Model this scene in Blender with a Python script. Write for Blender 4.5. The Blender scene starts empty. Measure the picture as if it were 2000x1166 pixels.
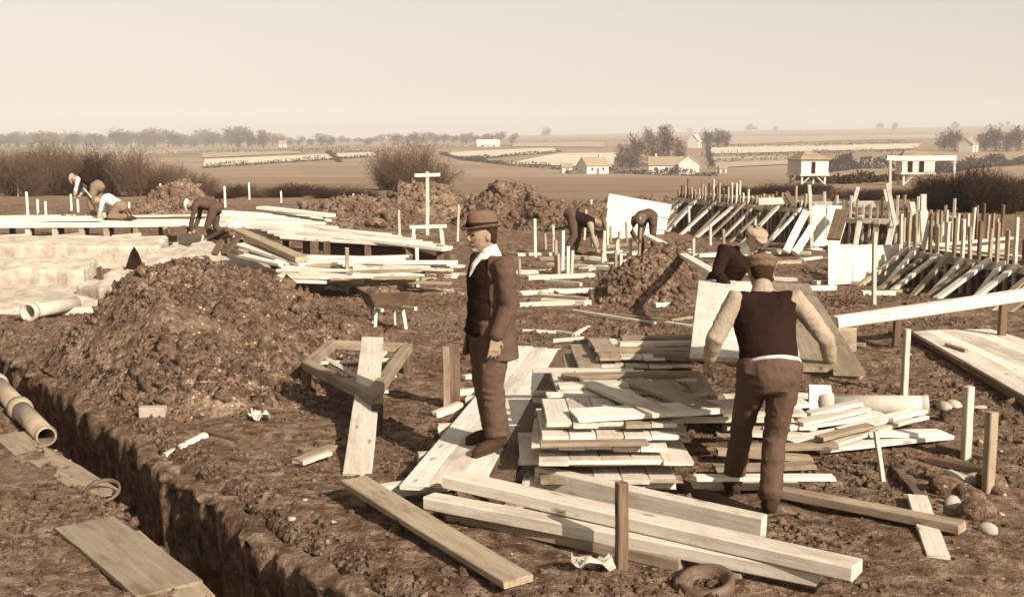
import bpy, bmesh, math, random
import numpy as np
from mathutils import Vector, Matrix, Quaternion

random.seed(7); RNG = np.random.default_rng(7)
S = bpy.context.scene
C = S.collection
R = math.radians

# ------------------------------------------------------------------ camera, sky, sun, exposure
CAMZ, PITCH, FPX, W0, H0 = 2.3, R(7.6), 2228.0, 2000.0, 1166.0
cam = bpy.data.cameras.new('camera'); cam.lens = 36*FPX/W0; cam.sensor_width = 36
cam.clip_start = 0.1; cam.clip_end = 20000
cam_o = bpy.data.objects.new('camera', cam); C.objects.link(cam_o)
cam_o.location = (0, 0, CAMZ); cam_o.rotation_euler = (R(90)-PITCH, 0, 0)
S.camera = cam_o

SUN_EL = R(30.5)
SUN_V = Vector((0.63*math.cos(SUN_EL), -0.777*math.cos(SUN_EL), math.sin(SUN_EL)))  # towards the sun
wld = bpy.data.worlds.new('World'); S.world = wld; wld.use_nodes = True
nt = wld.node_tree; nt.nodes.clear()
sky = nt.nodes.new('ShaderNodeTexSky'); sky.sky_type = 'NISHITA'; sky.sun_disc = False
sky.sun_elevation = SUN_EL; sky.sun_rotation = math.atan2(SUN_V.x, SUN_V.y)
sky.air_density = 1.0; sky.dust_density = 2.0; sky.ozone_density = 1.0
bw = nt.nodes.new('ShaderNodeRGBToBW')
tint = nt.nodes.new('ShaderNodeMix'); tint.data_type = 'RGBA'; tint.blend_type = 'MULTIPLY'
tint.inputs['Factor'].default_value = 1.0; tint.inputs[7].default_value = (1.0, 0.93, 0.86, 1)
bg = nt.nodes.new('ShaderNodeBackground'); bg.inputs['Strength'].default_value = 0.086
wo = nt.nodes.new('ShaderNodeOutputWorld')
ev = nt.nodes.new('ShaderNodeMath'); ev.operation = 'POWER'; ev.inputs[1].default_value = 0.7     # thin even veil of cloud
sc_ = nt.nodes.new('ShaderNodeMath'); sc_.operation = 'MULTIPLY'; sc_.inputs[1].default_value = 1.55
nt.links.new(sky.outputs[0], bw.inputs[0]); nt.links.new(bw.outputs[0], ev.inputs[0]); nt.links.new(ev.outputs[0], sc_.inputs[0]); nt.links.new(sc_.outputs[0], tint.inputs[6])
nt.links.new(tint.outputs[2], bg.inputs[0]); nt.links.new(bg.outputs[0], wo.inputs[0])

sun = bpy.data.lights.new('sun', 'SUN'); sun.energy = 4.7; sun.angle = R(0.5); sun.color = (1.0, 0.91, 0.80)
sun_o = bpy.data.objects.new('sun', sun); C.objects.link(sun_o)
sun_o.rotation_euler = SUN_V.to_track_quat('Z', 'Y').to_euler(); sun_o.location = (6, -8, 12)

S.view_settings.view_transform = 'Standard'; S.view_settings.look = 'None'
S.view_settings.exposure = 0.9; S.view_settings.gamma = 1.0; S.view_settings.use_curve_mapping = False
S.render.engine = 'CYCLES'
S.cycles.use_denoising = True
S.cycles.max_bounces = 5; S.cycles.diffuse_bounces = 3; S.cycles.glossy_bounces = 2
S.cycles.volume_bounces = 0; S.cycles.use_adaptive_sampling = True

# ------------------------------------------------------------------ numpy noise
def _h(ix, iy, iz, s):
    with np.errstate(over='ignore'):
        n = (ix.astype(np.uint32)*np.uint32(374761393) + iy.astype(np.uint32)*np.uint32(668265263)
             + iz.astype(np.uint32)*np.uint32(2147483647) + np.uint32((s*974711+13) & 0xffffffff))
        n = (n ^ (n >> np.uint32(13)))*np.uint32(1274126177); n = n ^ (n >> np.uint32(16))
        n = n*np.uint32(2246822519); n = n ^ (n >> np.uint32(15))
    return n.astype(np.float64)/2147483647.5 - 1.0
def vn(x, y, s=0):
    x = np.asarray(x, float); y = np.asarray(y, float)
    ix = np.floor(x); iy = np.floor(y); fx = x-ix; fy = y-iy
    fx = fx*fx*(3-2*fx); fy = fy*fy*(3-2*fy)
    ix = ix.astype(np.int64); iy = iy.astype(np.int64); z = np.zeros_like(ix)
    a = _h(ix, iy, z, s); b = _h(ix+1, iy, z, s); c = _h(ix, iy+1, z, s); d = _h(ix+1, iy+1, z, s)
    return (a*(1-fx)+b*fx)*(1-fy)+(c*(1-fx)+d*fx)*fy
def vn3(p, s=0):
    i = np.floor(p); f = p-i; f = f*f*(3-2*f); i = i.astype(np.int64); r = 0
    for dx in (0, 1):
        for dy in (0, 1):
            for dz in (0, 1):
                w = (f[:, 0] if dx else 1-f[:, 0])*(f[:, 1] if dy else 1-f[:, 1])*(f[:, 2] if dz else 1-f[:, 2])
                r = r + w*_h(i[:, 0]+dx, i[:, 1]+dy, i[:, 2]+dz, s)
    return r
def fbm(x, y, o=4, s=0, g=0.5):
    a, f, r = 1.0, 1.0, 0
    for k in range(o):
        r = r + a*vn(np.asarray(x)*f+17.3*k, np.asarray(y)*f-9.1*k, s+k); a *= g; f *= 2.03
    return r

# ------------------------------------------------------------------ terrain height
PY = [-60, 36, 60, 100, 200, 300, 350, 450, 600, 800, 1500, 2500, 4500]
PZ = [0, 0, -0.3, -1.0, -3.2, -5.5, -6.0, -3.0, 1.0, 2.5, 9.0, 20.0, 30.0]
def base_h(x, y):
    x = np.asarray(x, float); y = np.asarray(y, float)
    z = np.interp(y, PY, PZ)
    far = np.clip((y-600)/1900, 0, 1.2)
    z = z + far*(np.clip(x/np.maximum(y, 1), -0.6, 0.6)+0.1)*48
    z = z + np.clip((y-200)/400, 0, 1)*2.0*vn(x/260, y/260, 5)
    return z
def ray(u, v):
    a = (u-W0/2)/FPX; b = -(v-H0/2)/FPX
    return Vector((a, math.cos(PITCH)+b*math.sin(PITCH), -math.sin(PITCH)+b*math.cos(PITCH)))
def px(u, v, z=0.0):                      # the point at height z that lies in that direction
    d = ray(u, v); t = (z-CAMZ)/d.z
    return Vector((d.x*t, d.y*t, z))
def pd(u, v, y):                          # the point y metres out in that direction
    d = ray(u, v); t = y/d.y
    return Vector((d.x*t, y, CAMZ+d.z*t))
def hit(u, v, y0=30):                     # first meeting with the open land
    d = ray(u, v); y = y0
    while y < 4400:
        t = y/d.y
        if CAMZ+d.z*t <= float(base_h(d.x*t, y)): break
        y *= 1.01
    t = y/d.y
    return Vector((d.x*t, y, float(base_h(d.x*t, y))))

TF = px(30, 685); TD = (px(690, 1140)-TF); TD.z = 0; TD.normalize(); TN = Vector((TD.y, -TD.x, 0))
if TN.x > 0: TN = -TN
TWID, TDEP = 0.60, 1.25
def trench(x, y):
    rx = x-TF.x; ry = y-TF.y
    t = rx*TD.x+ry*TD.y
    n = rx*TN.x+ry*TN.y
    n = n + 0.06*vn(t*1.1, t*0+3, 31)+0.03*vn(t*3.1, n*0+7, 32)
    inside = np.clip((n+0.05)/0.13, 0, 1)*np.clip((0.48+.026*np.clip(t, 0, 9)-n)/0.10, 0, 1)
    inside = inside*np.clip((t+7)/0.4, 0, 1)
    lip = -0.09*np.exp(-((n)/0.12)**2)-0.06*np.exp(-((n-TWID)/0.12)**2)
    near = np.clip((t+7)/0.4, 0, 1)
    return -TDEP*inside + lip*near*(1-inside)
def gh(x, y, fine=True):
    x = np.asarray(x, float); y = np.asarray(y, float)
    z = base_h(x, y)
    site = np.clip((75-y)/30, 0, 1)
    z = z + site*(0.035*vn(x/1.3, y/1.3, 11)+0.022*vn(x/0.45, y/0.45, 12))
    if fine:
        nr = np.clip((40-y)/12, 0, 1)
        m = 0.55+0.45*vn(x/1.9, y/1.9, 14)
        z = z + nr*m*(0.030*vn(x/0.21, y/0.21, 13)+0.026*np.abs(vn(x/0.11, y/0.11, 15)))
    z = z + np.where(y < 20, trench(x, y), 0)
    return z
def g1(x, y): return float(gh(np.array([x]), np.array([y]))[0])
def gp(u, v):                             # pixel to point on the site ground
    p = px(u, v, 0)
    for _ in range(4): p = px(u, v, float(gh(np.array([p.x]), np.array([p.y]), False)[0]))
    return p

# ------------------------------------------------------------------ object helpers
def tag(o, label=None, cat=None, group=None, kind=None):
    if label: o['label'] = label
    if cat: o['category'] = cat
    if group: o['group'] = group
    if kind: o['kind'] = kind
    return o
def link(o, parent=None):
    C.objects.link(o)
    if parent is not None: o.parent = parent
    return o
def empty(name, loc=(0, 0, 0), rz=0.0):
    o = bpy.data.objects.new(name, None); o.empty_display_size = 0.1
    o.location = loc; o.rotation_euler = (0, 0, rz); return link(o)
def thing(name, label, cat, loc=(0, 0, 0), rz=0.0, group=None):
    return tag(empty(name, loc, rz), label, cat, group)
def np_mesh(name, v, f, smooth=False):
    me = bpy.data.meshes.new(name)
    v = np.asarray(v, np.float32); f = np.asarray(f, np.int32); k = f.shape[1]
    me.vertices.add(len(v)); me.vertices.foreach_set('co', v.ravel())
    me.loops.add(f.size); me.loops.foreach_set('vertex_index', f.ravel())
    me.polygons.add(len(f)); me.polygons.foreach_set('loop_start', np.arange(0, f.size, k, dtype=np.int32))
    me.polygons.foreach_set('loop_total', np.full(len(f), k, np.int32))
    if smooth: me.polygons.foreach_set('use_smooth', np.ones(len(f), bool))
    me.update(calc_edges=True); me.validate(); return me
class MB:
    def __init__(s): s.v = []; s.f = []
    def add(s, vs, fs):
        o = len(s.v); s.v += [tuple(p) for p in vs]; s.f += [tuple(i+o for i in q) for q in fs]
    def box(s, c, d, M=None):
        vs = [Vector((c[0]+a*d[0]/2, c[1]+b*d[1]/2, c[2]+e*d[2]/2)) for a in (-1, 1) for b in (-1, 1) for e in (-1, 1)]
        if M is not None: vs = [M @ p for p in vs]
        s.add(vs, [(0, 1, 3, 2), (4, 6, 7, 5), (0, 4, 5, 1), (2, 3, 7, 6), (0, 2, 6, 4), (1, 5, 7, 3)])
    def bar(s, p0, p1, w, t, up=(0, 0, 1)):          # bottom-centred bar
        p0 = Vector(p0); p1 = Vector(p1); d = p1-p0; L = d.length
        s.box((L/2, 0, t/2), (L, w, t), frame(p0, p1, up))
    def loft(s, pts, rad, side=(1, 0, 0), n=14, cap=True):
        pts = [Vector(p) for p in pts]; side = Vector(side); rings = []
        if cap:
            t0 = (pts[0]-pts[1]).normalized(); t1 = (pts[-1]-pts[-2]).normalized()
            r0 = min(rad[0]); r1 = min(rad[-1])
            pts = [pts[0]+t0*r0*0.55] + pts + [pts[-1]+t1*r1*0.55]
            rad = [(rad[0][0]*0.6, rad[0][1]*0.6)] + list(rad) + [(rad[-1][0]*0.6, rad[-1][1]*0.6)]
        base = len(s.v)
        for i, p in enumerate(pts):
            a = pts[max(i-1, 0)]; b = pts[min(i+1, len(pts)-1)]; t = (b-a).normalized()
            u = side-t*side.dot(t)
            if u.length < 1e-4: u = Vector((0, 1, 0))-t*t.y
            u.normalize(); w = t.cross(u)
            for k in range(n):
                an = 2*math.pi*k/n
                s.v.append(tuple(p+u*math.cos(an)*rad[i][0]+w*math.sin(an)*rad[i][1]))
        m = len(pts)
        for i in range(m-1):
            for k in range(n):
                a = base+i*n+k; b = base+i*n+(k+1) % n
                s.f.append((a, b, b+n, a+n))
        s.f.append(tuple(base+k for k in range(n))[::-1]); s.f.append(tuple(base+(m-1)*n+k for k in range(n)))
    def tube(s, pts, r, n=10):
        if not isinstance(r, (list, tuple)): r = [r]*len(pts)
        s.loft(pts, [(a, a) for a in r], (0.3, 0.2, 1), n, False)
    def ell(s, c, r, nu=14, nv=9, M=None):
        c = Vector(c); vs = []
        for j in range(nv+1):
            th = math.pi*j/nv
            for i in range(nu):
                ph = 2*math.pi*i/nu
                p = Vector((r[0]*math.sin(th)*math.cos(ph), r[1]*math.sin(th)*math.sin(ph), r[2]*math.cos(th)))
                vs.append(c+(M @ p if M is not None else p))
        fs = [(j*nu+i, (j+1)*nu+i, (j+1)*nu+(i+1) % nu, j*nu+(i+1) % nu) for j in range(nv) for i in range(nu)]
        s.add(vs, fs)
    def lathe(s, prof, n=20, c=(0, 0, 0), M=None):
        c = Vector(c); vs = []
        for r, z in prof:
            for i in range(n):
                a = 2*math.pi*i/n; p = Vector((r*math.cos(a), r*math.sin(a), z)); vs.append(c+(M @ p if M is not None else p))
        s.add(vs, [(j*n+i, j*n+(i+1) % n, (j+1)*n+(i+1) % n, (j+1)*n+i) for j in range(len(prof)-1) for i in range(n)])
    def mesh(s, name, smooth=False):
        me = bpy.data.meshes.new(name); me.from_pydata(s.v, [], s.f); me.update()
        if smooth:
            for p in me.polygons: p.use_smooth = True
        return me
    def build(s, name, mat, parent=None, smooth=False):
        me = s.mesh(name, smooth); me.materials.append(mat)
        return link(bpy.data.objects.new(name, me), parent)
def frame(p0, p1, up=(0, 0, 1)):
    p0 = Vector(p0); x = (Vector(p1)-p0).normalized(); up = Vector(up)
    y = up.cross(x)
    if y.length < 1e-4: y = Vector((0, 1, 0)).cross(x)
    y.normalize(); z = x.cross(y)
    M = Matrix((x, y, z)).transposed().to_4x4(); M.translation = p0; return M
def place(o, M, parent=None):
    if parent is not None:
        o.parent = parent
        PW = Matrix.Translation(parent.location) @ parent.rotation_euler.to_matrix().to_4x4()
        M = PW.inverted() @ M
    o.matrix_basis = M; return o

# ------------------------------------------------------------------ materials (all sepia-toned, as the print is)
MATS = {}
KA = .72                                  # one albedo scale for every surface
def kk(c, f=1.0): return tuple(x*KA*f for x in c)
def newmat(name, rough=0.9, spec=0.2):
    m = bpy.data.materials.new(name); m.use_nodes = True
    b = m.node_tree.nodes['Principled BSDF']; b.inputs['Roughness'].default_value = rough
    b.inputs['Specular IOR Level'].default_value = spec; MATS[name] = m
    return m, m.node_tree, b
def nd(nt, t, **kw):
    n = nt.nodes.new(t)
    for k, v in kw.items():
        if hasattr(n, k): setattr(n, k, v)
        else: n.inputs[k].default_value = v
    return n
def ramp(nt, fac, stops):
    r = nt.nodes.new('ShaderNodeValToRGB'); e = r.color_ramp.elements
    while len(e) < len(stops): e.new(0.5)
    for i, (p, c) in enumerate(stops): e[i].position = p; e[i].color = (*c, 1)
    nt.links.new(fac, r.inputs[0]); return r.outputs[0]
def coords(nt, scale, space='Object', rnd=True):
    tc = nt.nodes.new('ShaderNodeTexCoord'); out = tc.outputs[space]
    if rnd:
        oi = nt.nodes.new('ShaderNodeObjectInfo'); mu = nd(nt, 'ShaderNodeMath', operation='MULTIPLY'); mu.inputs[1].default_value = 37.0
        nt.links.new(oi.outputs['Random'], mu.inputs[0])
        ad = nd(nt, 'ShaderNodeVectorMath', operation='ADD'); nt.links.new(out, ad.inputs[0]); nt.links.new(mu.outputs[0], ad.inputs[1]); out = ad.outputs[0]
    mp = nt.nodes.new('ShaderNodeMapping'); mp.inputs['Scale'].default_value = scale
    nt.links.new(out, mp.inputs['Vector']); return mp.outputs[0]
def noise(nt, vec, scale=1.0, detail=5, rough=0.6):
    n = nd(nt, 'ShaderNodeTexNoise'); n.inputs['Scale'].default_value = scale; n.inputs['Detail'].default_value = detail
    n.inputs['Roughness'].default_value = rough; nt.links.new(vec, n.inputs['Vector']); return n.outputs['Fac']
def mixc(nt, fac, a, b, mode='MIX'):
    m = nd(nt, 'ShaderNodeMix', data_type='RGBA', blend_type=mode)
    if isinstance(fac, float): m.inputs['Factor'].default_value = fac
    else: nt.links.new(fac, m.inputs['Factor'])
    for s, i in ((a, 6), (b, 7)):
        if isinstance(s, tuple): m.inputs[i].default_value = (*s, 1)
        else: nt.links.new(s, m.inputs[i])
    return m.outputs[2]
def bump(nt, b, h, strength=0.4, dist=0.02):
    n = nd(nt, 'ShaderNodeBump'); n.inputs['Strength'].default_value = strength; n.inputs['Distance'].default_value = dist
    nt.links.new(h, n.inputs['Height']); nt.links.new(n.outputs[0], b.inputs['Normal'])
def wood(name, c1, c2, stain, amt=0.5, vary=0.35):
    m, nt, b = newmat(name, 0.8, 0.15); c1, c2, stain = kk(c1), kk(c2), kk(stain)
    g = noise(nt, coords(nt, (1.3, 22, 22)), 1.6, 6, 0.65)
    col = ramp(nt, g, [(0.3, c2), (0.62, c1)])
    w = nd(nt, 'ShaderNodeTexWave', wave_type='RINGS'); w.inputs['Scale'].default_value = 2.2; w.inputs['Distortion'].default_value = 7; w.inputs['Detail'].default_value = 3
    nt.links.new(coords(nt, (0.25, 5, 5)), w.inputs['Vector'])
    col = mixc(nt, ramp(nt, w.outputs['Fac'], [(0.0, (0, 0, 0)), (1.0, (0.22, 0.22, 0.22))]), col, c2)
    st = noise(nt, coords(nt, (1.2, 3.5, 3.5)), 1.4, 6, 0.7)
    col = mixc(nt, ramp(nt, st, [(0.47, (0, 0, 0)), (0.70, (amt, amt, amt))]), col, stain)
    oi = nt.nodes.new('ShaderNodeObjectInfo')
    v = ramp(nt, oi.outputs['Random'], [(0, (1-vary,)*3), (1, (1.0,)*3)])
    col = mixc(nt, 1.0, col, v, 'MULTIPLY')
    nt.links.new(col, b.inputs['Base Color'])
    fl = noise(nt, coords(nt, (9, 26, 26)), 2.2, 4, .75)
    col2 = mixc(nt, ramp(nt, fl, [(.60, (0, 0, 0)), (.72, (.55, .55, .55))]), col, tuple(x*.55 for x in stain)); nt.links.new(col2, b.inputs['Base Color'])
    kn = nd(nt, 'ShaderNodeTexVoronoi'); kn.inputs['Scale'].default_value = 1.0; nt.links.new(coords(nt, (2.6, 8, 8)), kn.inputs['Vector'])
    kr = ramp(nt, kn.outputs['Distance'], [(.07, (.75, .75, .75)), (.15, (0, 0, 0))])
    col2 = mixc(nt, kr, col2, tuple(x*.6 for x in stain)); nt.links.new(col2, b.inputs['Base Color'])
    bump(nt, b, g, 0.45, 0.008); return m
WOOD = [wood('pale_timber', (.92, .83, .68), (.75, .64, .49), (.34, .24, .16), 0.6, .2),
        wood('weathered_timber', (.58, .46, .32), (.42, .31, .2), (.16, .09, .05), 0.65, .3),
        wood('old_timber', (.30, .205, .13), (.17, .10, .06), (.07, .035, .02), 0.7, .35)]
WOOD.append(wood('bright_timber', (1.0, .94, .82), (.9, .81, .67), (.5, .39, .28), 0.5, .1))

def soil(name, dark, mid, light, sc=1.0, pebble=True):
    m, nt, b = newmat(name, 1.0, 0.0); dark, mid, light = kk(dark), kk(mid), kk(light)
    P = coords(nt, (1, 1, 1), 'Object', False)
    n1 = noise(nt, P, 0.7*sc, 6, 0.65); n2 = noise(nt, P, 9*sc, 8, 0.72); n3 = noise(nt, P, 38*sc, 4, 0.7)
    col = ramp(nt, n2, [(0.36, dark), (0.5, mid), (0.66, light)])
    col = mixc(nt, ramp(nt, n1, [(0.42, (0, 0, 0)), (0.66, (.6, .6, .6))]), col, dark)
    if pebble:
        vo = nd(nt, 'ShaderNodeTexVoronoi'); vo.inputs['Scale'].default_value = 26*sc; nt.links.new(P, vo.inputs['Vector'])
        sp = nd(nt, 'ShaderNodeSeparateColor'); nt.links.new(vo.outputs['Color'], sp.inputs[0])
        gt = nd(nt, 'ShaderNodeMath', operation='GREATER_THAN'); gt.inputs[1].default_value = 0.86; nt.links.new(sp.outputs[0], gt.inputs[0])
        ls = nd(nt, 'ShaderNodeMath', operation='LESS_THAN'); ls.inputs[1].default_value = 0.33; nt.links.new(vo.outputs['Distance'], ls.inputs[0])
        mm = nd(nt, 'ShaderNodeMath', operation='MULTIPLY'); nt.links.new(gt.outputs[0], mm.inputs[0]); nt.links.new(ls.outputs[0], mm.inputs[1])
        col = mixc(nt, mm.outputs[0], col, tuple(min(1, c*1.35) for c in light))
    nt.links.new(col, b.inputs['Base Color'])
    ad = nd(nt, 'ShaderNodeMath', operation='ADD'); nt.links.new(n2, ad.inputs[0]); nt.links.new(n3, ad.inputs[1])
    bump(nt, b, ad.outputs[0], 1.0, 0.05); return m
M_SOIL = soil('heap_soil', (.10, .052, .032), (.40, .262, .175), (.72, .53, .37))
M_CLOD = soil('clod_soil', (.10, .052, .032), (.37, .24, .16), (.67, .49, .34), 1.6, False)
def plain(name, c, c2=None, sc=8.0, rough=0.9, bmp=0.2, spec=0.2, vary=0.0):
    m, nt, b = newmat(name, rough, spec); c2 = kk(c2 or tuple(x*0.6 for x in c)); c = kk(c)
    n = noise(nt, coords(nt, (1, 1, 1)), sc, 6, 0.65)
    col = ramp(nt, n, [(0.32, c2), (0.64, c)])
    if vary:
        oi = nt.nodes.new('ShaderNodeObjectInfo')
        col = mixc(nt, 1.0, col, ramp(nt, oi.outputs['Random'], [(0, (1-vary,)*3), (1, (1,)*3)]), 'MULTIPLY')
    nt.links.new(col, b.inputs['Base Color'])
    if bmp: bump(nt, b, n, bmp, 0.02)
    return m
M_CONC = plain('pale_concrete', (.74, .65, .52), (.46, .37, .27), 5.0, 1.0, .7, 0)
M_CONCD = plain('damp_concrete', (.40, .31, .21), (.30, .22, .14), 5.0, 0.95, .3)
M_PIPE = plain('stoneware', (.50, .39, .27), (.30, .2, .12), 5.0, 0.45, .1, .5)
M_PIPED = plain('brown_pipe', (.2, .125, .08), (.1, .06, .037), 7.0, 0.6, .2, .4)
M_PIPEW = plain('pale_pipe', (.70, .62, .5), (.52, .44, .34), 5.0, 0.7, .1, .4)
M_STONE = plain('white_stone', (.58, .49, .38), (.45, .37, .28), 12.0, .9, .4)
M_PAPER = plain('paper', (.75, .68, .56), (.6, .52, .4), 9.0, .9, .4)
M_WHITE = plain('limewash', (.80, .74, .64), (.70, .62, .51), .6, .9, .05)
M_THATCH = plain('thatch', (.42, .33, .22), (.3, .22, .14), 2.0, .95, .3)
M_SLATE = plain('slate', (.26, .19, .13), (.18, .12, .08), 2.0, .8, .2)
M_DARK = plain('dark_opening', (.03, .016, .01), None, 4, .9, 0)
M_IRON = plain('rusty_iron', (.06, .033, .02), (.03, .016, .01), 10, .7, .2, .4)
M_TAR = plain('tarred_wood', (.028, .015, .01), (.016, .008, .006), 10, .7, .2, .3)
M_TWIG = plain('bare_twigs', (.20, .125, .078), (.12, .07, .042), .6, .95, 0, .05, .25)
M_TWIGD = plain('dark_twigs', (.09, .05, .03), (.045, .024, .015), .6, .95, 0, .05, .3)
M_LEAFD = plain('dark_evergreen', (.05, .028, .017), (.022, .012, .008), .8, .9, 0, .1, .2)
M_TRUNK = plain('bark', (.13, .08, .05), (.07, .04, .025), 3, .95, .4)
M_TWIGP = plain('hazy_twigs', (.26, .18, .12), (.17, .11, .07), .3, .95, 0, .05, .3)  # skyline twigs, distance haze put into the paler colour
def cloth(name, c, sc=60, spec=.05):
    m, nt, b = newmat(name, 1.0, spec*.3); c = kk(c)
    n = noise(nt, coords(nt, (1, 1, 1), 'Object', False), sc, 4, .7); n2 = noise(nt, coords(nt, (1, 1, 1), 'Object', False), 5, 4, .6)
    col = ramp(nt, n2, [(.3, tuple(x*.68 for x in c)), (.68, c)])
    col = mixc(nt, ramp(nt, n, [(.4, (0, 0, 0)), (.7, (.45, .45, .45))]), col, tuple(min(1, x*1.35) for x in c))
    nt.links.new(col, b.inputs['Base Color']); aw = nd(nt, 'ShaderNodeMath', operation='MULTIPLY_ADD'); nt.links.new(n, aw.inputs[0]); aw.inputs[1].default_value = .12; nt.links.new(noise(nt, coords(nt, (1, 1, .55), 'Object', False), 13, 5, .6), aw.inputs[2])
    bump(nt, b, aw.outputs[0], .45, .03); return m
M_SKIN = cloth('skin', (.46, .32, .21), 40); M_JACK = cloth('brown_tweed', (.142, .088, .063)); M_TROU = cloth('brown_serge', (.148, .092, .065))
M_VEST = cloth('dark_wool', (.034, .018, .013)); M_SHIRT = cloth('pale_shirt', (.48, .38, .27)); M_SHIRTW = cloth('white_shirt', (.80, .75, .66))
M_WTROU = cloth('work_trousers', (.14, .086, .059)); M_HAT = cloth('felt', (.21, .13, .085)); M_CAP = cloth('cap_tweed', (.24, .155, .1))
M_CAPP = cloth('pale_cap', (.46, .36, .26)); M_BOOT = cloth('boot_leather', (.075, .04, .024), 20, .3); M_HAIR = cloth('hair', (.06, .032, .02))
M_PTROU = cloth('pale_trousers', (.3, .21, .14)); M_EYE = cloth('eye_dark', (.05, .03, .02))

# ------------------------------------------------------------------ ground: one sheet to the horizon
def grow(start, step, rate, end):
    out = [start]
    while out[-1] < end: out.append(out[-1]+step); step *= rate
    return out
ys = np.array(grow(3.2, .05, 1.0, 17.5)[:-1] + grow(17.5, .052, 1.024, 4400))
ys = np.concatenate([[-40, -15, -5, 0, 2.0], ys])
xr = np.array(grow(6.2, .052, 1.034, 2800)); xm = np.arange(-6.2, 6.2, .05)
xs = np.concatenate([-xr[::-1], xm[1:], xr])
XX, YY = np.meshgrid(xs, ys); ZZ = gh(XX, YY)
nx = len(xs); ny = len(ys)
idx = np.arange(nx*ny).reshape(ny, nx)
quads = np.stack([idx[:-1, :-1], idx[:-1, 1:], idx[1:, 1:], idx[1:, :-1]], -1).reshape(-1, 4)
me = np_mesh('ground', np.stack([XX, YY, ZZ], -1).reshape(-1, 3), quads, True)
m, nt, b = newmat('site_ground', 1.0, 0.0)
P = coords(nt, (1, 1, 1), 'Object', False)
n0 = noise(nt, P, .45, 6, .65); n1 = noise(nt, P, 1.6, 6, .7); n2 = noise(nt, P, 8, 8, .74); n3 = noise(nt, P, 36, 4, .7)
near = ramp(nt, n2, [(.36, kk((.085, .044, .027))), (.5, kk((.30, .19, .125))), (.64, kk((.6, .44, .305)))])
near = mixc(nt, ramp(nt, n1, [(.46, (0, 0, 0)), (.7, (.7, .7, .7))]), near, kk((.12, .064, .039)))
near = mixc(nt, ramp(nt, n0, [(.5, (0, 0, 0)), (.7, (.5, .5, .5))]), near, kk((.5, .36, .24)))
vo = nd(nt, 'ShaderNodeTexVoronoi'); vo.inputs['Scale'].default_value = 22; nt.links.new(P, vo.inputs['Vector'])
sp = nd(nt, 'ShaderNodeSeparateColor'); nt.links.new(vo.outputs['Color'], sp.inputs[0])
gt = nd(nt, 'ShaderNodeMath', operation='GREATER_THAN'); gt.inputs[1].default_value = .87; nt.links.new(sp.outputs[0], gt.inputs[0])
ls = nd(nt, 'ShaderNodeMath', operation='LESS_THAN'); ls.inputs[1].default_value = .3; nt.links.new(vo.outputs['Distance'], ls.inputs[0])
mm = nd(nt, 'ShaderNodeMath', operation='MULTIPLY'); nt.links.new(gt.outputs[0], mm.inputs[0]); nt.links.new(ls.outputs[0], mm.inputs[1])
near = mixc(nt, mm.outputs[0], near, kk((.5, .4, .29)))
f1 = noise(nt, coords(nt, (.012, .03, .02), 'Object', False), 1.0, 5, .6)
f2 = noise(nt, coords(nt, (.4, .9, .5), 'Object', False), 1.0, 6, .7)
far = ramp(nt, f1, [(.35, kk((.33, .22, .14))), (.65, kk((.47, .34, .225)))])
far = mixc(nt, ramp(nt, f2, [(.4, (0, 0, 0)), (.75, (.5, .5, .5))]), far, kk((.22, .145, .09)))
sx = nd(nt, 'ShaderNodeSeparateXYZ'); nt.links.new(P, sx.inputs[0])
ad = nd(nt, 'ShaderNodeMath', operation='MULTIPLY_ADD'); nt.links.new(n0, ad.inputs[0]); ad.inputs[1].default_value = 26.0; nt.links.new(sx.outputs[1], ad.inputs[2])
mr = nd(nt, 'ShaderNodeMapRange'); mr.inputs[1].default_value = 58; mr.inputs[2].default_value = 72; nt.links.new(ad.outputs[0], mr.inputs[0])
col = mixc(nt, mr.outputs[0], near, far)
nt.links.new(col, b.inputs['Base Color'])
aa = nd(nt, 'ShaderNodeMath', operation='ADD'); nt.links.new(n2, aa.inputs[0]); nt.links.new(n3, aa.inputs[1])
bump(nt, b, aa.outputs[0], 1.0, .05)
me.materials.append(m)
ground = link(bpy.data.objects.new('ground', me)); tag(ground, kind='structure')
# the upright far side of the trench, cut sheer below a broken lip
tt = np.arange(-6.5, 11.0, .035); dep = np.array([.015, -.015, -.05, -.11, -.19, -.29, -.4, -.52, -.65, -.78, -.92, -1.06, -1.2, -1.33])
TTg, KK = np.meshgrid(tt, np.arange(len(dep)))
ln_ = .10-.06*vn(tt*1.1, tt*0+3, 31)-.03*vn(tt*3.1, tt*0+7, 32)+.035*vn(tt*5.3, tt*0, 61)+.018*vn(tt*14, tt*0, 62)
NN = ln_[None]+0*TTg; NN[0] = ln_-.17; NN[1] = ln_-.045
NN[2:] += (.022*vn(TTg[2:]*4.2, dep[KK[2:]]*5, 63)+.012*vn(TTg[2:]*13, dep[KK[2:]]*14, 64)-.03*np.clip((-dep[KK[2:]])/.5, 0, 1))
GX = TF.x+TD.x*TTg+TN.x*NN; GY = TF.y+TD.y*TTg+TN.y*NN; GZ = dep[KK].copy()
lipz = gh(TF.x+TD.x*tt+TN.x*(ln_-.2), TF.y+TD.y*tt+TN.y*(ln_-.2), False); GZ[:3] += lipz[None]; GZ[0] -= .03
GZ[1] += .02*vn(tt*9, tt*0, 65)
i_ = np.arange(TTg.size).reshape(TTg.shape); f_ = np.stack([i_[:-1, :-1], i_[:-1, 1:], i_[1:, 1:], i_[1:, :-1]], -1).reshape(-1, 4)[:, ::-1]
tw = np_mesh('trench_side', np.stack([GX, GY, GZ], -1).reshape(-1, 3), f_, True); tw.materials.append(m)
tag(link(bpy.data.objects.new('trench_side', tw)), kind='structure')

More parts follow.
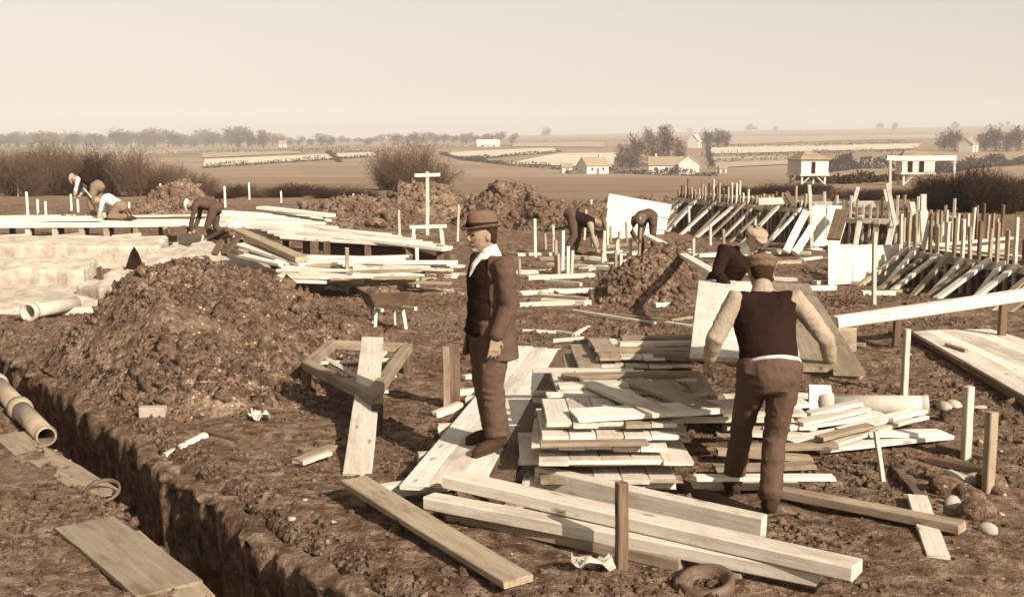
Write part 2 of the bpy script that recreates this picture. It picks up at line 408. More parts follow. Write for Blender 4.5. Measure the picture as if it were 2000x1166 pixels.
# pale fields of the far slope, each its own sheet
def field(corners, col, n=(22, 10)):
    q = [hit(u, v, 90) for u, v in corners]
    vs = []
    for j in range(n[1]+1):
        for i in range(n[0]+1):
            s, t = i/n[0], j/n[1]
            p = (q[0]*(1-s)+q[1]*s)*(1-t)+(q[3]*(1-s)+q[2]*s)*t
            vs.append((p.x, p.y, float(base_h(p.x, p.y))+.3))
    i = np.arange((n[0]+1)*(n[1]+1)).reshape(n[1]+1, n[0]+1)
    f = np.stack([i[:-1, :-1], i[:-1, 1:], i[1:, 1:], i[1:, :-1]], -1).reshape(-1, 4)
    me = np_mesh('field', vs, f, True); me.materials.append(col)
    return tag(link(bpy.data.objects.new('field', me)), kind='structure')
def fieldmat(name, c):
    m, nt, b = newmat(name, .95, .05); c = kk(c)
    n = noise(nt, coords(nt, (.02, .1, .1), 'Object', False), 1.0, 5, .6)
    nt.links.new(ramp(nt, n, [(.35, tuple(x*.8 for x in c)), (.65, c)]), b.inputs['Base Color']); return m
FM = [fieldmat('stubble_field', (.8, .69, .52)), fieldmat('grass_field', (.55, .43, .3)), fieldmat('ploughed_field', (.24, .165, .105))]
for corners, k in (([(395, 328), (742, 306), (728, 299), (400, 313)], 0), ([(905, 314), (1090, 299), (1080, 290), (862, 301)], 0),
                   ([(985, 322), (1195, 329), (1205, 300), (1092, 301)], 0), ([(395, 310), (600, 300), (560, 295), (395, 300)], 1),
                   ([(1385, 331), (1560, 322), (1570, 305), (1390, 308)], 1), ([(1380, 303), (1790, 292), (1800, 281), (1385, 289)], 0),
                   ([(1420, 284), (1860, 272), (1860, 262), (1420, 268)], 1), ([(40, 306), (390, 302), (390, 293), (40, 296)], 1),
                   ([(1000, 288), (1180, 289), (1180, 279), (1000, 280)], 1)):
    field(corners, FM[k])

# ------------------------------------------------------------------ foliage helpers
def cards(P, D, L, Wd, rng):              # thin quads: centre, direction, length, width
    n = len(P); D = D/np.maximum(np.linalg.norm(D, axis=1, keepdims=True), 1e-6)
    r = rng.normal(size=(n, 3)); B = np.cross(D, r); B /= np.maximum(np.linalg.norm(B, axis=1, keepdims=True), 1e-6)
    L = np.broadcast_to(np.asarray(L), (n,))[:, None]; Wd = np.broadcast_to(np.asarray(Wd), (n,))[:, None]
    a = P-D*L/2; c = P+D*L/2
    v = np.stack([a-B*Wd/2, a+B*Wd/2, c+B*Wd*.3, c-B*Wd*.3], 1).reshape(-1, 3)
    return v, np.arange(4*n).reshape(-1, 4)
def cloud_mesh(name, v, f, mat):
    me = np_mesh(name, v, f); me.materials.append(mat); return me
def crown(name, rx, rz, n, L, Wd, mat, rng, clumps=14, up=.4, lift=0.0, ry=None):
    ry = ry or rx
    c = rng.normal(size=(clumps, 3)); c /= np.linalg.norm(c, axis=1, keepdims=True); c *= rng.uniform(.25, .85, (clumps, 1))
    k = rng.integers(0, clumps, n); s = rng.uniform(.16, .34, clumps)
    q = c[k]+rng.normal(size=(n, 3))*s[k][:, None]
    ln = np.linalg.norm(q, axis=1); q = q[ln < 1.12]
    D = q+np.array([0, 0, up])+rng.normal(size=q.shape)*.5
    P = q*np.array([rx, ry, rz])+np.array([0, 0, lift])
    v, f = cards(P, D, L*rng.uniform(.5, 1.3, len(P)), Wd*rng.uniform(.5, 1.4, len(P)), rng)
    return cloud_mesh(name, v, f, mat)
def trunk_mesh(h, r, spread, rng, limbs=6):
    mb = MB(); mb.tube([(0, 0, -.3), (.02*h, 0, h*.3), (0, .02*h, h*.62), (.01, 0, h*.9)], [r, r*.8, r*.5, r*.15], 7)
    for i in range(limbs):
        a = 6.28*i/limbs+rng.uniform(-.4, .4); z = h*rng.uniform(.3, .6); e = spread*rng.uniform(.55, .9)
        mb.tube([(0, 0, z), (math.cos(a)*e*.5, math.sin(a)*e*.5, z+h*.13), (math.cos(a)*e, math.sin(a)*e, z+h*.3)], [r*.45, r*.28, r*.08], 5)
    me = mb.mesh('trunk', True); me.materials.append(M_TRUNK); return me
protos = []
for i in range(6):
    rg = np.random.default_rng(100+i); h = 9+1.4*(i % 3)
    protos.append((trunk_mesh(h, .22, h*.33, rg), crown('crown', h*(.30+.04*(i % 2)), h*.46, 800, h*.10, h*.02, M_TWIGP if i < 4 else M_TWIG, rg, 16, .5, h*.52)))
def tree(x, y, s, k, label, group, sx=1.0):
    t = thing('bare_tree', label, 'tree', (x, y, float(base_h(x, y))-.1), random.uniform(0, 6.28), group); t.scale = (s*sx, s*sx, s)
    for nm, me in zip(('trunk', 'crown'), protos[k]): link(bpy.data.objects.new(nm, me), t)
    return t
SK = 'trees along the far skyline'
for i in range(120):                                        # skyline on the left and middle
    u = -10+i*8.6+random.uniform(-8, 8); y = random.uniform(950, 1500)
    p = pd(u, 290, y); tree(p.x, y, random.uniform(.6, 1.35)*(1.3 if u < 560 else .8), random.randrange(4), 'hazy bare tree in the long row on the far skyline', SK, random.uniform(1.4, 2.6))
for i in range(14):
    u = 1010+960*random.random(); y = random.uniform(1900, 2500)
    p = pd(u, 260, y); tree(p.x, y, random.uniform(.9, 1.5), random.randrange(4), 'small faint tree dotted along the distant hill crest', 'trees on the distant hill crest', 1.7)
def tree_at(u, vb, y, hpx, k, label, group=None, sx=1.0):
    p = pd(u, vb, y); h = hpx*y/FPX; return tree(p.x, y, h/10.4, k, label, group, sx)
for u, y, hp, k, sx in ((515, 760, 36, 1, 1.0), (492, 780, 28, 2, 1.1)):
    tree_at(u, 296, y, hp, k, 'tall rounded bare tree rising above the left treeline', 'taller trees above the left treeline', sx)
for u, y, hp, k, sx in ((1215, 372, 52, 4, 1.2), (1245, 380, 62, 5, 1.1), (1275, 385, 66, 4, 1.1), (1302, 392, 70, 5, 1.0), (1232, 360, 40, 5, 1.5), (1325, 395, 55, 4, 1.0)):
    tree_at(u, 330, y, hp, k, 'brown bare tree in the clump behind the white cottages', 'tree clump behind the white cottages', sx)
for u, y, hp, k, sx in ((1300, 640, 46, 4, 1.2), (1385, 560, 34, 5, 1.5), (1402, 560, 40, 4, 1.2), (1418, 565, 30, 5, 1.3), (1268, 650, 36, 5, 1.2)):
    tree_at(u, 285, y, hp, k, 'dark tree beside the white hillside house', 'trees beside the hillside house', sx)
for u, y, hp, k, sx in ((1845, 520, 38, 4, 1.6), (1866, 515, 42, 5, 1.5), (1925, 510, 40, 4, 1.3), (1946, 508, 48, 5, 1.4), (1968, 505, 40, 4, 1.5), (1990, 510, 46, 5, 1.3)):
    tree_at(u, 262, y, hp, k, 'dark tree sheltering the farmhouse on the right hilltop', 'trees round the hilltop farmhouse', sx)

# twiggy bushes
def bush_mesh(rx, ry, h, stems, rng, mat, leaf=0, wd=.03):
    Ps = []; Ds = []; Ls = []; Ws = []
    for i in range(stems):
        a = rng.uniform(0, 6.28); r = rng.uniform(0, .35); p = np.array([math.cos(a)*r*rx, math.sin(a)*r*ry, 0.0])
        d = np.array([math.cos(a)*rng.uniform(.1, .9)*rx, math.sin(a)*rng.uniform(.1, .9)*ry, h*rng.uniform(.6, 1.1)]); d /= np.linalg.norm(d)
        tot = h*rng.uniform(.65, 1.08); seg = 7; l = tot/seg
        for k in range(seg):
            d = d+rng.normal(size=3)*.16; d[2] += .05; d /= np.linalg.norm(d)
            Ps.append(p+d*l/2); Ds.append(d); Ls.append(l*1.1); Ws.append(wd*(1-k/seg*.75)); p = p+d*l
            if k > 0:
                for _ in range(3):
                    e = d+rng.normal(size=3)*.7; e /= np.linalg.norm(e); ll = tot*rng.uniform(.06, .2)
                    Ps.append(p+e*ll/2); Ds.append(e); Ls.append(ll); Ws.append(wd*.45)
                    for _ in range(2):
                        g = e+rng.normal(size=3)*.7; g /= np.linalg.norm(g); l2 = ll*.6
                        Ps.append(p+e*ll+g*l2/2); Ds.append(g); Ls.append(l2); Ws.append(wd*.33)
    v, f = cards(np.array(Ps), np.array(Ds), np.array(Ls), np.array(Ws), rng)
    return cloud_mesh('twigs', v, f, mat)
BPROT = [bush_mesh(2.6, 2.2, 3.0, 170, np.random.default_rng(300+i), mt, 0, w) for i, (mt, w) in enumerate(((M_TWIG, .035), (M_TWIG, .04), (M_TWIGD, .06), (M_TWIGD, .05)))]
def bush(u, vb, y, wpx, hpx, k, label, group=None, kind='bush', z=None):
    p = pd(u, vb, y); z = float(base_h(p.x, y)) if z is None else z
    s = wpx*y/FPX/5.6; sz = hpx*y/FPX/3.0
    t = thing(kind, label, 'bush', (p.x, y, z-.1), random.uniform(0, 6.28), group); t.scale = (s, s, sz)
    link(bpy.data.objects.new('twigs', BPROT[k]), t)
    mb = MB(); mb.tube([(0, 0, -.2), (.05, .03, .5), (-.1, .1, 1.3)], [.09, .07, .03], 6); mb.build('stem', M_TRUNK, t, True); return t
bush(800, 380, 74, 170, 88, 0, 'large round bare bush standing behind the spoil heaps')
bush(758, 383, 77, 110, 70, 1, 'bare bush growing into the left side of the large round bush')
bush(850, 383, 71, 110, 58, 0, 'bare bush growing into the right side of the large round bush')
for i in range(15):
    u = 2+i*28; bush(u+random.uniform(-8, 8), 375, random.uniform(58, 66), random.uniform(95, 125), (84 if u < 260 else 66 if u < 340 else 46)*random.uniform(.75, 1.12), random.choice((0, 1, 0, 1, 3)),
                 'brown twiggy thorn bush in the tall hedge behind the diggers', 'thorn bushes in the left hedge')
for i in range(9):
    bush(440+i*34+random.uniform(-8, 8), 385, random.uniform(56, 62), 90, random.uniform(18, 30), random.choice((1, 2)), 'low twiggy scrub at the field edge behind the timber pile', 'low scrub at the field edge')
for i in range(12):
    u = 1812+(i % 6)*36+random.uniform(-10, 10); bush(u, 440, 41+1.5*(i//6)+random.uniform(-1, 1), 95, random.uniform(62, 90), random.choice((2, 3)), 'dense dark bush in the thicket behind the right formwork posts', 'dark thicket bushes')
for i in range(7):
    bush(1420+i*30, 365, 62+random.uniform(-3, 3), 90, random.uniform(14, 24), 2, 'low dark scrub behind the upper row of formwork posts', 'scrub behind the upper formwork')
for i in range(9):
    bush(1640+i*40+random.uniform(-9, 9), 392, 55+random.uniform(-3, 3), 110, random.uniform(18, 34), random.choice((2, 3, 1)), 'tangled low scrub on the rough ground below the site huts', 'scrub below the site huts')

# hedges: one object each
def hedge(pts, h, label, dense=7.0, mat=None, group='field hedges', leaf=.55):
    rng = np.random.default_rng(int(pts[0][0]*7+pts[0][1])); q = [hit(u, v, 90) for u, v in pts]; V = []; F = []; o = 0
    for a, b in zip(q[:-1], q[1:]):
        L = (b-a).length; n = int(L*dense)+4
        t = rng.uniform(0, 1, n); P = np.array(a)[None]*(1-t[:, None])+np.array(b)[None]*t[:, None]
        hh = h*(.7+.45*vn(t*L/6, t*0, 3)); P[:, :2] += rng.normal(size=(n, 2))*.5
        P[:, 2] = base_h(P[:, 0], P[:, 1])+rng.uniform(0, 1, n)*hh
        v, f = cards(P, rng.normal(size=(n, 3))+np.array([0, 0, .8]), leaf*rng.uniform(.8, 2.0, n), leaf*.55, rng); V.append(v); F.append(f+o); o += len(v)
    me = cloud_mesh('hedge', np.concatenate(V), np.concatenate(F), mat or M_TWIGD)
    return tag(link(bpy.data.objects.new('hedge', me)), label, 'hedge', group)
hedge([(900, 313), (1000, 325), (1130, 335), (1280, 342), (1400, 345)], 2.4, 'long dark hedge running in front of the white cottages', 9)
hedge([(395, 330), (560, 319), (742, 307)], 2.2, 'brown hedge along the lower edge of the pale left field', 8)
hedge([(862, 302), (905, 314), (985, 322)], 1.6, 'hedge along the left edge of the pale middle field', 8)
hedge([(905, 315), (1000, 306), (1095, 298)], 1.8, 'hedge dividing the two pale middle fields', 8)
hedge([(400, 300), (600, 297), (760, 299)], 2.6, 'hedge along the upper edge of the pale left field', 5)
hedge([(40, 304), (240, 302), (395, 300)], 2.4, 'hedge crossing the slope behind the thorn bushes', 5)
hedge([(1370, 307), (1560, 304)], 2.6, 'thin dark hedge across the right slope beyond the cottages', 5)
hedge([(1385, 290), (1600, 287), (1800, 281)], 2.4, 'hedge between the two strips of the right slope', 4)
hedge([(1420, 268), (1650, 265), (1850, 262)], 2.6, 'highest hedge on the right slope below the crest', 3)
hedge([(1612, 338), (1680, 330), (1745, 330)], 6.0, 'tall dark hedge between the two site huts', 26, M_LEAFD, 'tall hedge', .8)
hedge([(1815, 340), (1900, 330), (2000, 322)], 5.0, 'overgrown dark hedge to the right of the sight rail', 22, M_TWIGD, 'overgrown hedge', .8)
hedge([(1560, 353), (1650, 360), (1760, 352)], 1.2, 'low ragged growth on the ground between the site huts', 10, M_TWIGD, 'ragged growth', .4)
hedge([(1400, 320), (1480, 316), (1555, 314)], 2.2, 'short hedge just right of the little white shed', 6)
hedge([(1392, 330), (1385, 308), (1382, 290)], 2.2, 'hedge climbing the slope above the little white shed', 6)
hedge([(640, 300), (655, 312), (664, 318)], 1.8, 'short hedge cutting across the pale left field', 8)
hedge([(1560, 304), (1640, 300), (1790, 296)], 2.4, 'hedge on the right slope behind the white hut', 5)
hedge([(1000, 279), (1180, 277), (1290, 276)], 2.6, 'faint hedge far up the middle slope', 3)
hedge([(560, 292), (800, 289), (1000, 287)], 3.0, 'faint hedge at the foot of the skyline trees', 3)

# ------------------------------------------------------------------ houses
def house(u, vb, y, w, dp, h, rh, rz, label, wall=M_WHITE, roof=M_THATCH, wins=((-.25, 0), (.25, 0)), door=0.0, chim=(.3,), hip=0.0):
    p = pd(u, vb, y); z = float(base_h(p.x, y)); t = thing('cottage', label, 'house', (p.x, y, z), rz)
    mb = MB(); a, b = w/2, dp/2
    v = [(-a, -b, -1), (a, -b, -1), (a, b, -1), (-a, b, -1), (-a, -b, h), (a, -b, h), (a, b, h), (-a, b, h)]
    f = [(0, 1, 5, 4), (1, 2, 6, 5), (2, 3, 7, 6), (3, 0, 4, 7)]
    if not hip: v += [(-a, 0, h+rh), (a, 0, h+rh)]; f += [(5, 6, 9), (7, 4, 8)]
    mb.add(v, f); mb.build('wall', wall, t)
    mb = MB(); e = .25; o = .12
    rv = [(-a-e+hip, 0, h+rh+o), (a+e-hip, 0, h+rh+o), (-a-e, -b-e, h-.1+o), (a+e, -b-e, h-.1+o), (-a-e, b+e, h-.1+o), (a+e, b+e, h-.1+o)]
    rf = [(2, 3, 1, 0), (1, 5, 4, 0)]+([(3, 5, 1), (4, 2, 0)] if hip else [])
    rv2 = [(x, yy, zz-.2) for x, yy, zz in rv]
    mb.add(rv, rf); mb.add(rv2, [q[::-1] for q in rf]); mb.add(rv+rv2, [(2, 8, 9, 3), (4, 5, 11, 10), (2, 0, 6, 8), (0, 4, 10, 6), (3, 9, 7, 1), (1, 7, 11, 5)])
    ro = mb.build('roof', roof, t)
    for c in chim:
        mb = MB(); mb.box((c*w, 0, h+rh+.35), (.6, .6, 1.3)); mb.build('chimney', wall, ro)
    for wx, _ in wins:
        mb = MB(); mb.box((wx*w, -b-.02, h*.58), (w*.09+.2, .08, h*.36)); k = mb.build('window', M_WHITE, t)
        mb = MB(); mb.box((wx*w, -b-.05, h*.58), (w*.09, .06, h*.3)); mb.build('pane', M_DARK, k)
    if door is not None:
        mb = MB(); mb.box((door*w, -b-.02, h*.36), (.95, .08, h*.74)); mb.build('door', M_SLATE, t)
    return t
house(1158, 329, 345, 8.0, 5, 2.4, 2.4, .55, 'small white gabled cottage left of the bare tree clump')
house(1106, 329, 350, 3.2, 2.6, 1.9, 1.0, .2, 'tiny white outbuilding left of the small cottage', chim=(), wins=())
house(1302, 339, 340, 10.5, 5.2, 2.6, 2.4, -.12, 'long low thatched cottage with pale walls', M_WHITE, M_THATCH, ((-.3, 0), (0, 0), (.28, 0)), .12, (-.3,))
house(1345, 341, 336, 4.6, 6, 3.0, 2.2, 1.45, 'bright white gable-ended barn at the end of the thatched cottage', M_WHITE, M_WHITE, (), None, ())
house(1411, 330, 350, 2.2, 2.0, 1.5, .7, .1, 'little white shed right of the gable-ended barn', chim=(), wins=())
house(1358, 284, 560, 7, 5.5, 3.4, 3.0, 1.1, 'white gabled house high on the slope among dark trees', M_WHITE, M_WHITE)
house(1392, 284, 562, 6, 4, 2.2, 1.4, 0, 'low pale shed beside the white hillside house', M_WHITE, M_THATCH, (), 0, ())
house(953, 290, 760, 15, 6, 3.2, 2.6, .1, 'pale farmhouse on the horizon among faint trees', M_WHITE, M_WHITE)
house(552, 291, 900, 6, 5, 2.6, 2.4, .2, 'speck of a white cottage at the foot of the left treeline', M_WHITE, M_THATCH, chim=())
house(1893, 262, 505, 8, 6, 3.2, 2.6, .9, 'white farmhouse half hidden by trees on the right hilltop', M_WHITE, M_THATCH)
# site huts on legs
def hut(u, vb, y, w, dp, leg, h, rh, rz, label, gable=False):
    p = pd(u, vb, y); z = float(base_h(p.x, y)); t = thing('site_hut', label, 'hut', (p.x, y, z), rz)
    nb = 8; bw_ = w/nb
    for sx in (-1, 1):
        for sy in (-1, 1):
            mb = MB(); mb.box((sx*w*.42, sy*dp*.42, leg/2-.15), (.16, .16, leg+.3)); mb.build('leg', M_WHITE, t)
            mb = MB(); mb.bar((sx*w*.42, sy*dp*.42, 0), (sx*w*.1, sy*dp*.42, leg*.9), .08, .08); mb.build('brace', M_WHITE, t)
    mb = MB(); mb.box((0, 0, leg+.08), (w+.2, dp+.2, .14)); mb.build('deck', M_WHITE, t)
    mb = MB(); mb.box((0, 0, leg+.15+h/2), (w, dp, h)); wl = mb.build('wall', M_WHITE, t)
    for i in range(nb):
        mb = MB(); mb.box(((i+.5)*bw_-w/2, -dp/2-.02, leg+.15+h/2), (bw_*.93, .04, h)); mb.build('plank', WOOD[3], wl)
    for wx in (-.06,) if not gable else (-.25, .1):
        mb = MB(); mb.box((wx*w, -dp/2-.06, leg+.15+h*.45), (w*.14, .05, h*.8)); mb.build('door', M_DARK, t)
    mb = MB(); a, b, e = w/2+.25, dp/2+.25, leg+.15+h
    if gable: mb.add([(-a, -b, e), (a, -b, e), (a, b, e), (-a, b, e), (-a*.55, 0, e+rh), (a*.55, 0, e+rh)], [(0, 1, 5, 4), (2, 3, 4, 5), (1, 2, 5), (3, 0, 4), (3, 2, 1, 0)])
    else: mb.add([(-a, -b, e), (a, -b, e), (a, b, e), (-a, b, e), (-.3, 0, e+rh), (.3, 0, e+rh)], [(0, 1, 5, 4), (2, 3, 4, 5), (1, 2, 5), (3, 0, 4), (3, 2, 1, 0)])
    mb.build('roof', M_THATCH, t)
hut(1577, 350, 100, 2.6, 2.4, .75, 1.25, .75, .25, 'white boarded hut with hipped roof standing on splayed legs')
hut(1786, 350, 95, 2.6, 2.2, .9, 1.1, .7, -.1, 'white boarded hut on legs seen through the sight rail', True)

# ------------------------------------------------------------------ spoil heaps
HEAPS = []
def heap(name, label, bumps, ext, step, amp, clods, csz, mat=M_SOIL, seed=1):
    x0, x1, y0, y1 = ext; X, Y = np.meshgrid(np.arange(x0, x1, step), np.arange(y0, y1, step))
    def hf(X, Y):
        Xw = X+.16*vn(X*1.1, Y*1.1, seed+50)+.06*vn(X*4, Y*4, seed+51); Yw = Y+.16*vn(X*1.1, Y*1.1, seed+52)
        Z = 0
        for bx, by, h, rl, rr, rf, rb in bumps:
            dx = Xw-bx; dy = Yw-by
            r = np.sqrt((dx/np.where(dx < 0, rl, rr))**2+(dy/np.where(dy < 0, rf, rb))**2)
            q = np.clip(1-r, 0, 1); z = h*np.sin(q*math.pi/2)**1.35
            Z = np.maximum(Z, z)+.22*np.minimum(Z, z)
        tn = (X-TF.x)*TN.x+(Y-TF.y)*TN.y; Z = Z*np.where(Y < 15, np.clip((-.10-tn)/.75, 0, 1)**.7, 1)
        k = np.clip(Z/.18, 0, 1)
        return Z+k*amp*.7*(vn(X/.6, Y/.6, seed)*1.0+vn(X/.27, Y/.27, seed+1)*.55-.45*np.abs(vn(X/.19, Y/.19, seed+2))+.42*vn(X/.1, Y/.1, seed+4)+.3*vn(X/.05, Y/.05, seed+3))-.06
    H = hf(X, Y); Z = base_h(X, Y)+H
    n = X.shape[1]; i = np.arange(X.size).reshape(X.shape)
    q = np.stack([i[:-1, :-1], i[:-1, 1:], i[1:, 1:], i[1:, :-1]], -1).reshape(-1, 4)
    q = q[(H.ravel()[q] > -.055).any(1)]
    used = np.unique(q); remap = -np.ones(X.size, int); remap[used] = np.arange(len(used))
    V = np.stack([X, Y, Z], -1).reshape(-1, 3)[used]
    bx, by = bumps[0][0], bumps[0][1]
    t = thing(name, label, 'soil heap', (bx, by, 0))
    me = np_mesh('soil', V-np.array([bx, by, 0]), remap[q], True); me.materials.append(mat); link(bpy.data.objects.new('soil', me), t)
    HEAPS.append(hf)
    if clods:
        rng = np.random.default_rng(seed); cx = rng.uniform(x0, x1, clods*3); cy = rng.uniform(y0, y1, clods*3)
        hz = hf(cx, cy); ok = np.where(hz > .02)[0][:clods]; ok = ok[np.clip(.55+.6*vn(cx[ok]/.5, cy[ok]/.5, seed+9), 0, 1) > rng.uniform(0, 1, len(ok))]
        me = clod_mesh('clods', np.stack([cx[ok]-bx, cy[ok]-by, base_h(cx[ok], cy[ok])+hz[ok]], -1), csz*np.exp(rng.normal(size=len(ok))*.7), rng, True)
        me.materials.append(M_CLOD); tag(link(bpy.data.objects.new('clods', me), t), kind='stuff')
    return t
_t = (1+5**.5)/2
OCT = np.array([(1, 0, 0), (-1, 0, 0), (0, 1, 0), (0, -1, 0), (0, 0, 1), (0, 0, -1.)])
OCF = np.array([(0, 2, 4), (2, 1, 4), (1, 3, 4), (3, 0, 4), (2, 0, 5), (1, 2, 5), (3, 1, 5), (0, 3, 5)])
ICO_ = np.array([(-1, _t, 0), (1, _t, 0), (-1, -_t, 0), (1, -_t, 0), (0, -1, _t), (0, 1, _t), (0, -1, -_t), (0, 1, -_t), (_t, 0, -1), (_t, 0, 1), (-_t, 0, -1), (-_t, 0, 1)])/1.9
ICF_ = np.array([(0, 11, 5), (0, 5, 1), (0, 1, 7), (0, 7, 10), (0, 10, 11), (1, 5, 9), (5, 11, 4), (11, 10, 2), (10, 7, 6), (7, 1, 8), (3, 9, 4), (3, 4, 2), (3, 2, 6), (3, 6, 8), (3, 8, 9), (4, 9, 5), (2, 4, 11), (6, 2, 10), (8, 6, 7), (9, 8, 1)])
def clod_mesh(name, P, sz, rng, oc=False):
    ICO, ICF = (OCT, OCF) if oc else (ICO_, ICF_); k = len(ICO); n = len(P); q = rng.normal(size=(n, 3, 3)); q, _ = np.linalg.qr(q)
    V = ICO[None]*rng.uniform(.65, 1.3, (n, k, 1))*rng.uniform(.6, 1.25, (n, 1, 3))
    V = np.einsum('nij,nkj->nki', q, V)*sz[:, None, None]+P[:, None, :]
    F = (ICF[None]+k*np.arange(n)[:, None, None]).reshape(-1, 3)
    return np_mesh(name, V.reshape(-1, 3), F)
heap('soil_heap', 'large heap of fresh clods thrown up beside the trench', [(-3.45, 12.4, 1.12, 2.1, 1.75, 2.5, 1.7), (-4.9, 11.9, .5, 1.7, 1.3, 1.6, 1.4), (-3.1, 10.6, .5, 1.9, 1.6, 1.35, 1.4), (-2.2, 12.6, .6, 1.2, 1.2, 1.5, 1.3)],
     (-7.2, -.6, 8.6, 15), .036, .075, 30000, .0135, seed=21)
heap('soil_heap', 'steep dark heap of earth below the long plank that slopes to the carried panel', [(2.35, 17.2, .86, 1.3, 1.0, .9, 1.1), (1.7, 16.9, .5, .8, .8, .7, .9), (3.0, 17.6, .5, .8, .7, .7, .9)], (.3, 4.6, 15.6, 19), .045, .07, 4500, .02, M_CLOD, 41)
heap('soil_heap', 'broad spoil heap behind the end of the timber pile', [(-4.9, 34, .85, 2.2, 2.4, 2.5, 2), (-3.7, 33.5, .5, 1.5, 1.8, 2, 2)], (-8, -1, 30, 37), .09, .085, 4500, .034, seed=61)
heap('soil_heap', 'pale spoil heap with a hollowed front behind the T-shaped rail', [(-3.1, 37, 1.15, 1.5, 1.9, 2.4, 2), (-2.2, 36.8, .9, 1.2, 1.6, 2, 2)], (-6, .4, 33, 40), .09, .085, 4500, .034, plain('pale_spoil', (.36, .26, .165), (.16, .1, .06), 4, .95, .5), 81)
heap('soil_heap', 'tall dark spoil heap behind the man in the hat', [(-.3, 34, 1.25, 1.5, 1.9, 2.2, 2), (1.0, 33, .8, 1.6, 2.2, 2.2, 2), (2.2, 31.5, .45, 1.6, 1.6, 1.8, 2)], (-2.6, 4.4, 29, 37), .09, .085, 7500, .034, M_CLOD, 101)
heap('soil_heap', 'low rubbly heap behind the bending man in the dark jacket', [(-12.3, 42, 1.15, 2.0, 1.6, 2, 2), (-11.2, 41, .6, 1.5, 1.5, 2, 2)], (-15, -9, 38.5, 45), .1, .085, 3600, .034, seed=121)
heap('soil_heap', 'long bank of dug earth at the foot of the scrub', [(-1.5, 44, .6, 5, 5, 2, 2), (5, 43, .55, 4, 4, 2, 2), (9, 44, .5, 3, 4, 2, 2)], (-7, 13, 41, 46.5), .14, .085, 4500, .034, seed=141)
# loose clods on the ground
rng = np.random.default_rng(5)
cx = rng.uniform(-6.5, 6.5, 150000); cy = 4.3+rng.uniform(0, 1, 150000)**1.35*18
dens = np.clip(.35+.9*vn(cx/.8, cy/.8, 77), .05, 1); k = dens > rng.uniform(0, 1, len(cx)); cx, cy = cx[k], cy[k]
cz = gh(cx, cy); k = cz > -.35; cx, cy, cz = cx[k], cy[k], cz[k]
me = clod_mesh('soil_clods', np.stack([cx, cy, cz], -1), .0125*np.exp(rng.normal(size=len(cx))*.6), rng, True); me.materials.append(M_CLOD)
tag(link(bpy.data.objects.new('soil_clods', me)), 'loose crumbs of earth strewn over the site ground', 'soil', kind='stuff')
# clods in a lumpy fringe along the trench lip
t_ = rng.uniform(-3, 10, 2600); n_ = np.where(rng.uniform(0, 1, 2600) < .6, -.09-np.abs(rng.normal(0, .16, 2600)), rng.normal(TWID+.1, .1, 2600))
cx = TF.x+TD.x*t_+TN.x*n_; cy = TF.y+TD.y*t_+TN.y*n_; cz = gh(cx, cy); k = (cz > -.3) & (cy > 4)
me = clod_mesh('trench_clods', np.stack([cx[k], cy[k], cz[k]], -1), .013*np.exp(rng.normal(size=k.sum())*.5), rng); me.materials.append(M_CLOD)
tag(link(bpy.data.objects.new('trench_clods', me)), 'lumps of earth fringing the open trench', 'soil', kind='stuff')

# ------------------------------------------------------------------ timber
def board_mesh(L, w, t, rough=.006, bow=.006, rng=random):
    n = 6; vs = []; e = min(w, t)*.10
    b1 = rng.uniform(-bow, bow)*L; b2 = rng.uniform(-bow, bow)*L; tw = rng.uniform(-.02, .02)
    prof = [(-w/2+e, 0), (w/2-e, 0), (w/2, e), (w/2, t-e), (w/2-e, t), (-w/2+e, t), (-w/2, t-e), (-w/2, e)]
    for i in range(n+1):
        s = i/n; a = 4*s*(1-s); ju = rng.uniform(-rough, rough)
        for (y, z) in prof:
            x = s*L+((rng.uniform(-1, 1)*rough*1.5+y*tw) if i in (0, n) else 0)
            vs.append((x, y+a*b1+ju*.5, z+a*b2*.5+tw*y*(s-.5)))
    fs = [(i*8+k, i*8+(k+1) % 8, (i+1)*8+(k+1) % 8, (i+1)*8+k) for i in range(n) for k in range(8)]
    fs += [tuple(range(8))[::-1], tuple(n*8+k for k in range(8))]
    me = bpy.data.meshes.new('timber'); me.from_pydata(vs, [], [f[::-1] for f in fs]); me.update(); return me
def board(p0, p1, w, t, mat=0, name='plank', label=None, cat='plank', group=None, up=(0, 0, 1), parent=None, rough=.006, bow=.006):
    p0 = Vector(p0); p1 = Vector(p1); me = board_mesh((p1-p0).length, w, t, rough, bow); me.materials.append(WOOD[mat])
    o = bpy.data.objects.new(name, me); link(o)
    place(o, frame(p0, p1, up), parent)
    if parent is None: tag(o, label, cat, group)
    return o
def gz(p, dz=0.0):
    return Vector((p.x, p.y, g1(p.x, p.y)+dz))
def bd(u0, v0, z0, u1, v1, z1, w, t, mat, label, group=None, **k):
    a = px(u0, v0, z0) if z0 is not None else gz(gp(u0, v0), -.01); b = px(u1, v1, z1) if z1 is not None else gz(gp(u1, v1), -.01)
    return board(a, b, w, t, mat, label=label, group=group, **k)
def stake(u, vt, vb, w, label, group, mat=1, lean=(0, 0), name='stake', d=None, z=None):
    b = gp(u, vb) if d is None else pd(u, vb, d)
    if d is None: b.z = g1(b.x, b.y)
    h = (vb-vt)/FPX*math.hypot(b.x, b.y)*1.01
    top = Vector((b.x+lean[0]*h, b.y+lean[1]*h, b.z+h)); bot = Vector((b.x-lean[0]*.15, b.y-lean[1]*.15, b.z-.15))
    return board(bot, top, w, w, mat, name, label, 'stake', group, up=(.3, -1, 0), rough=.003, bow=.006)

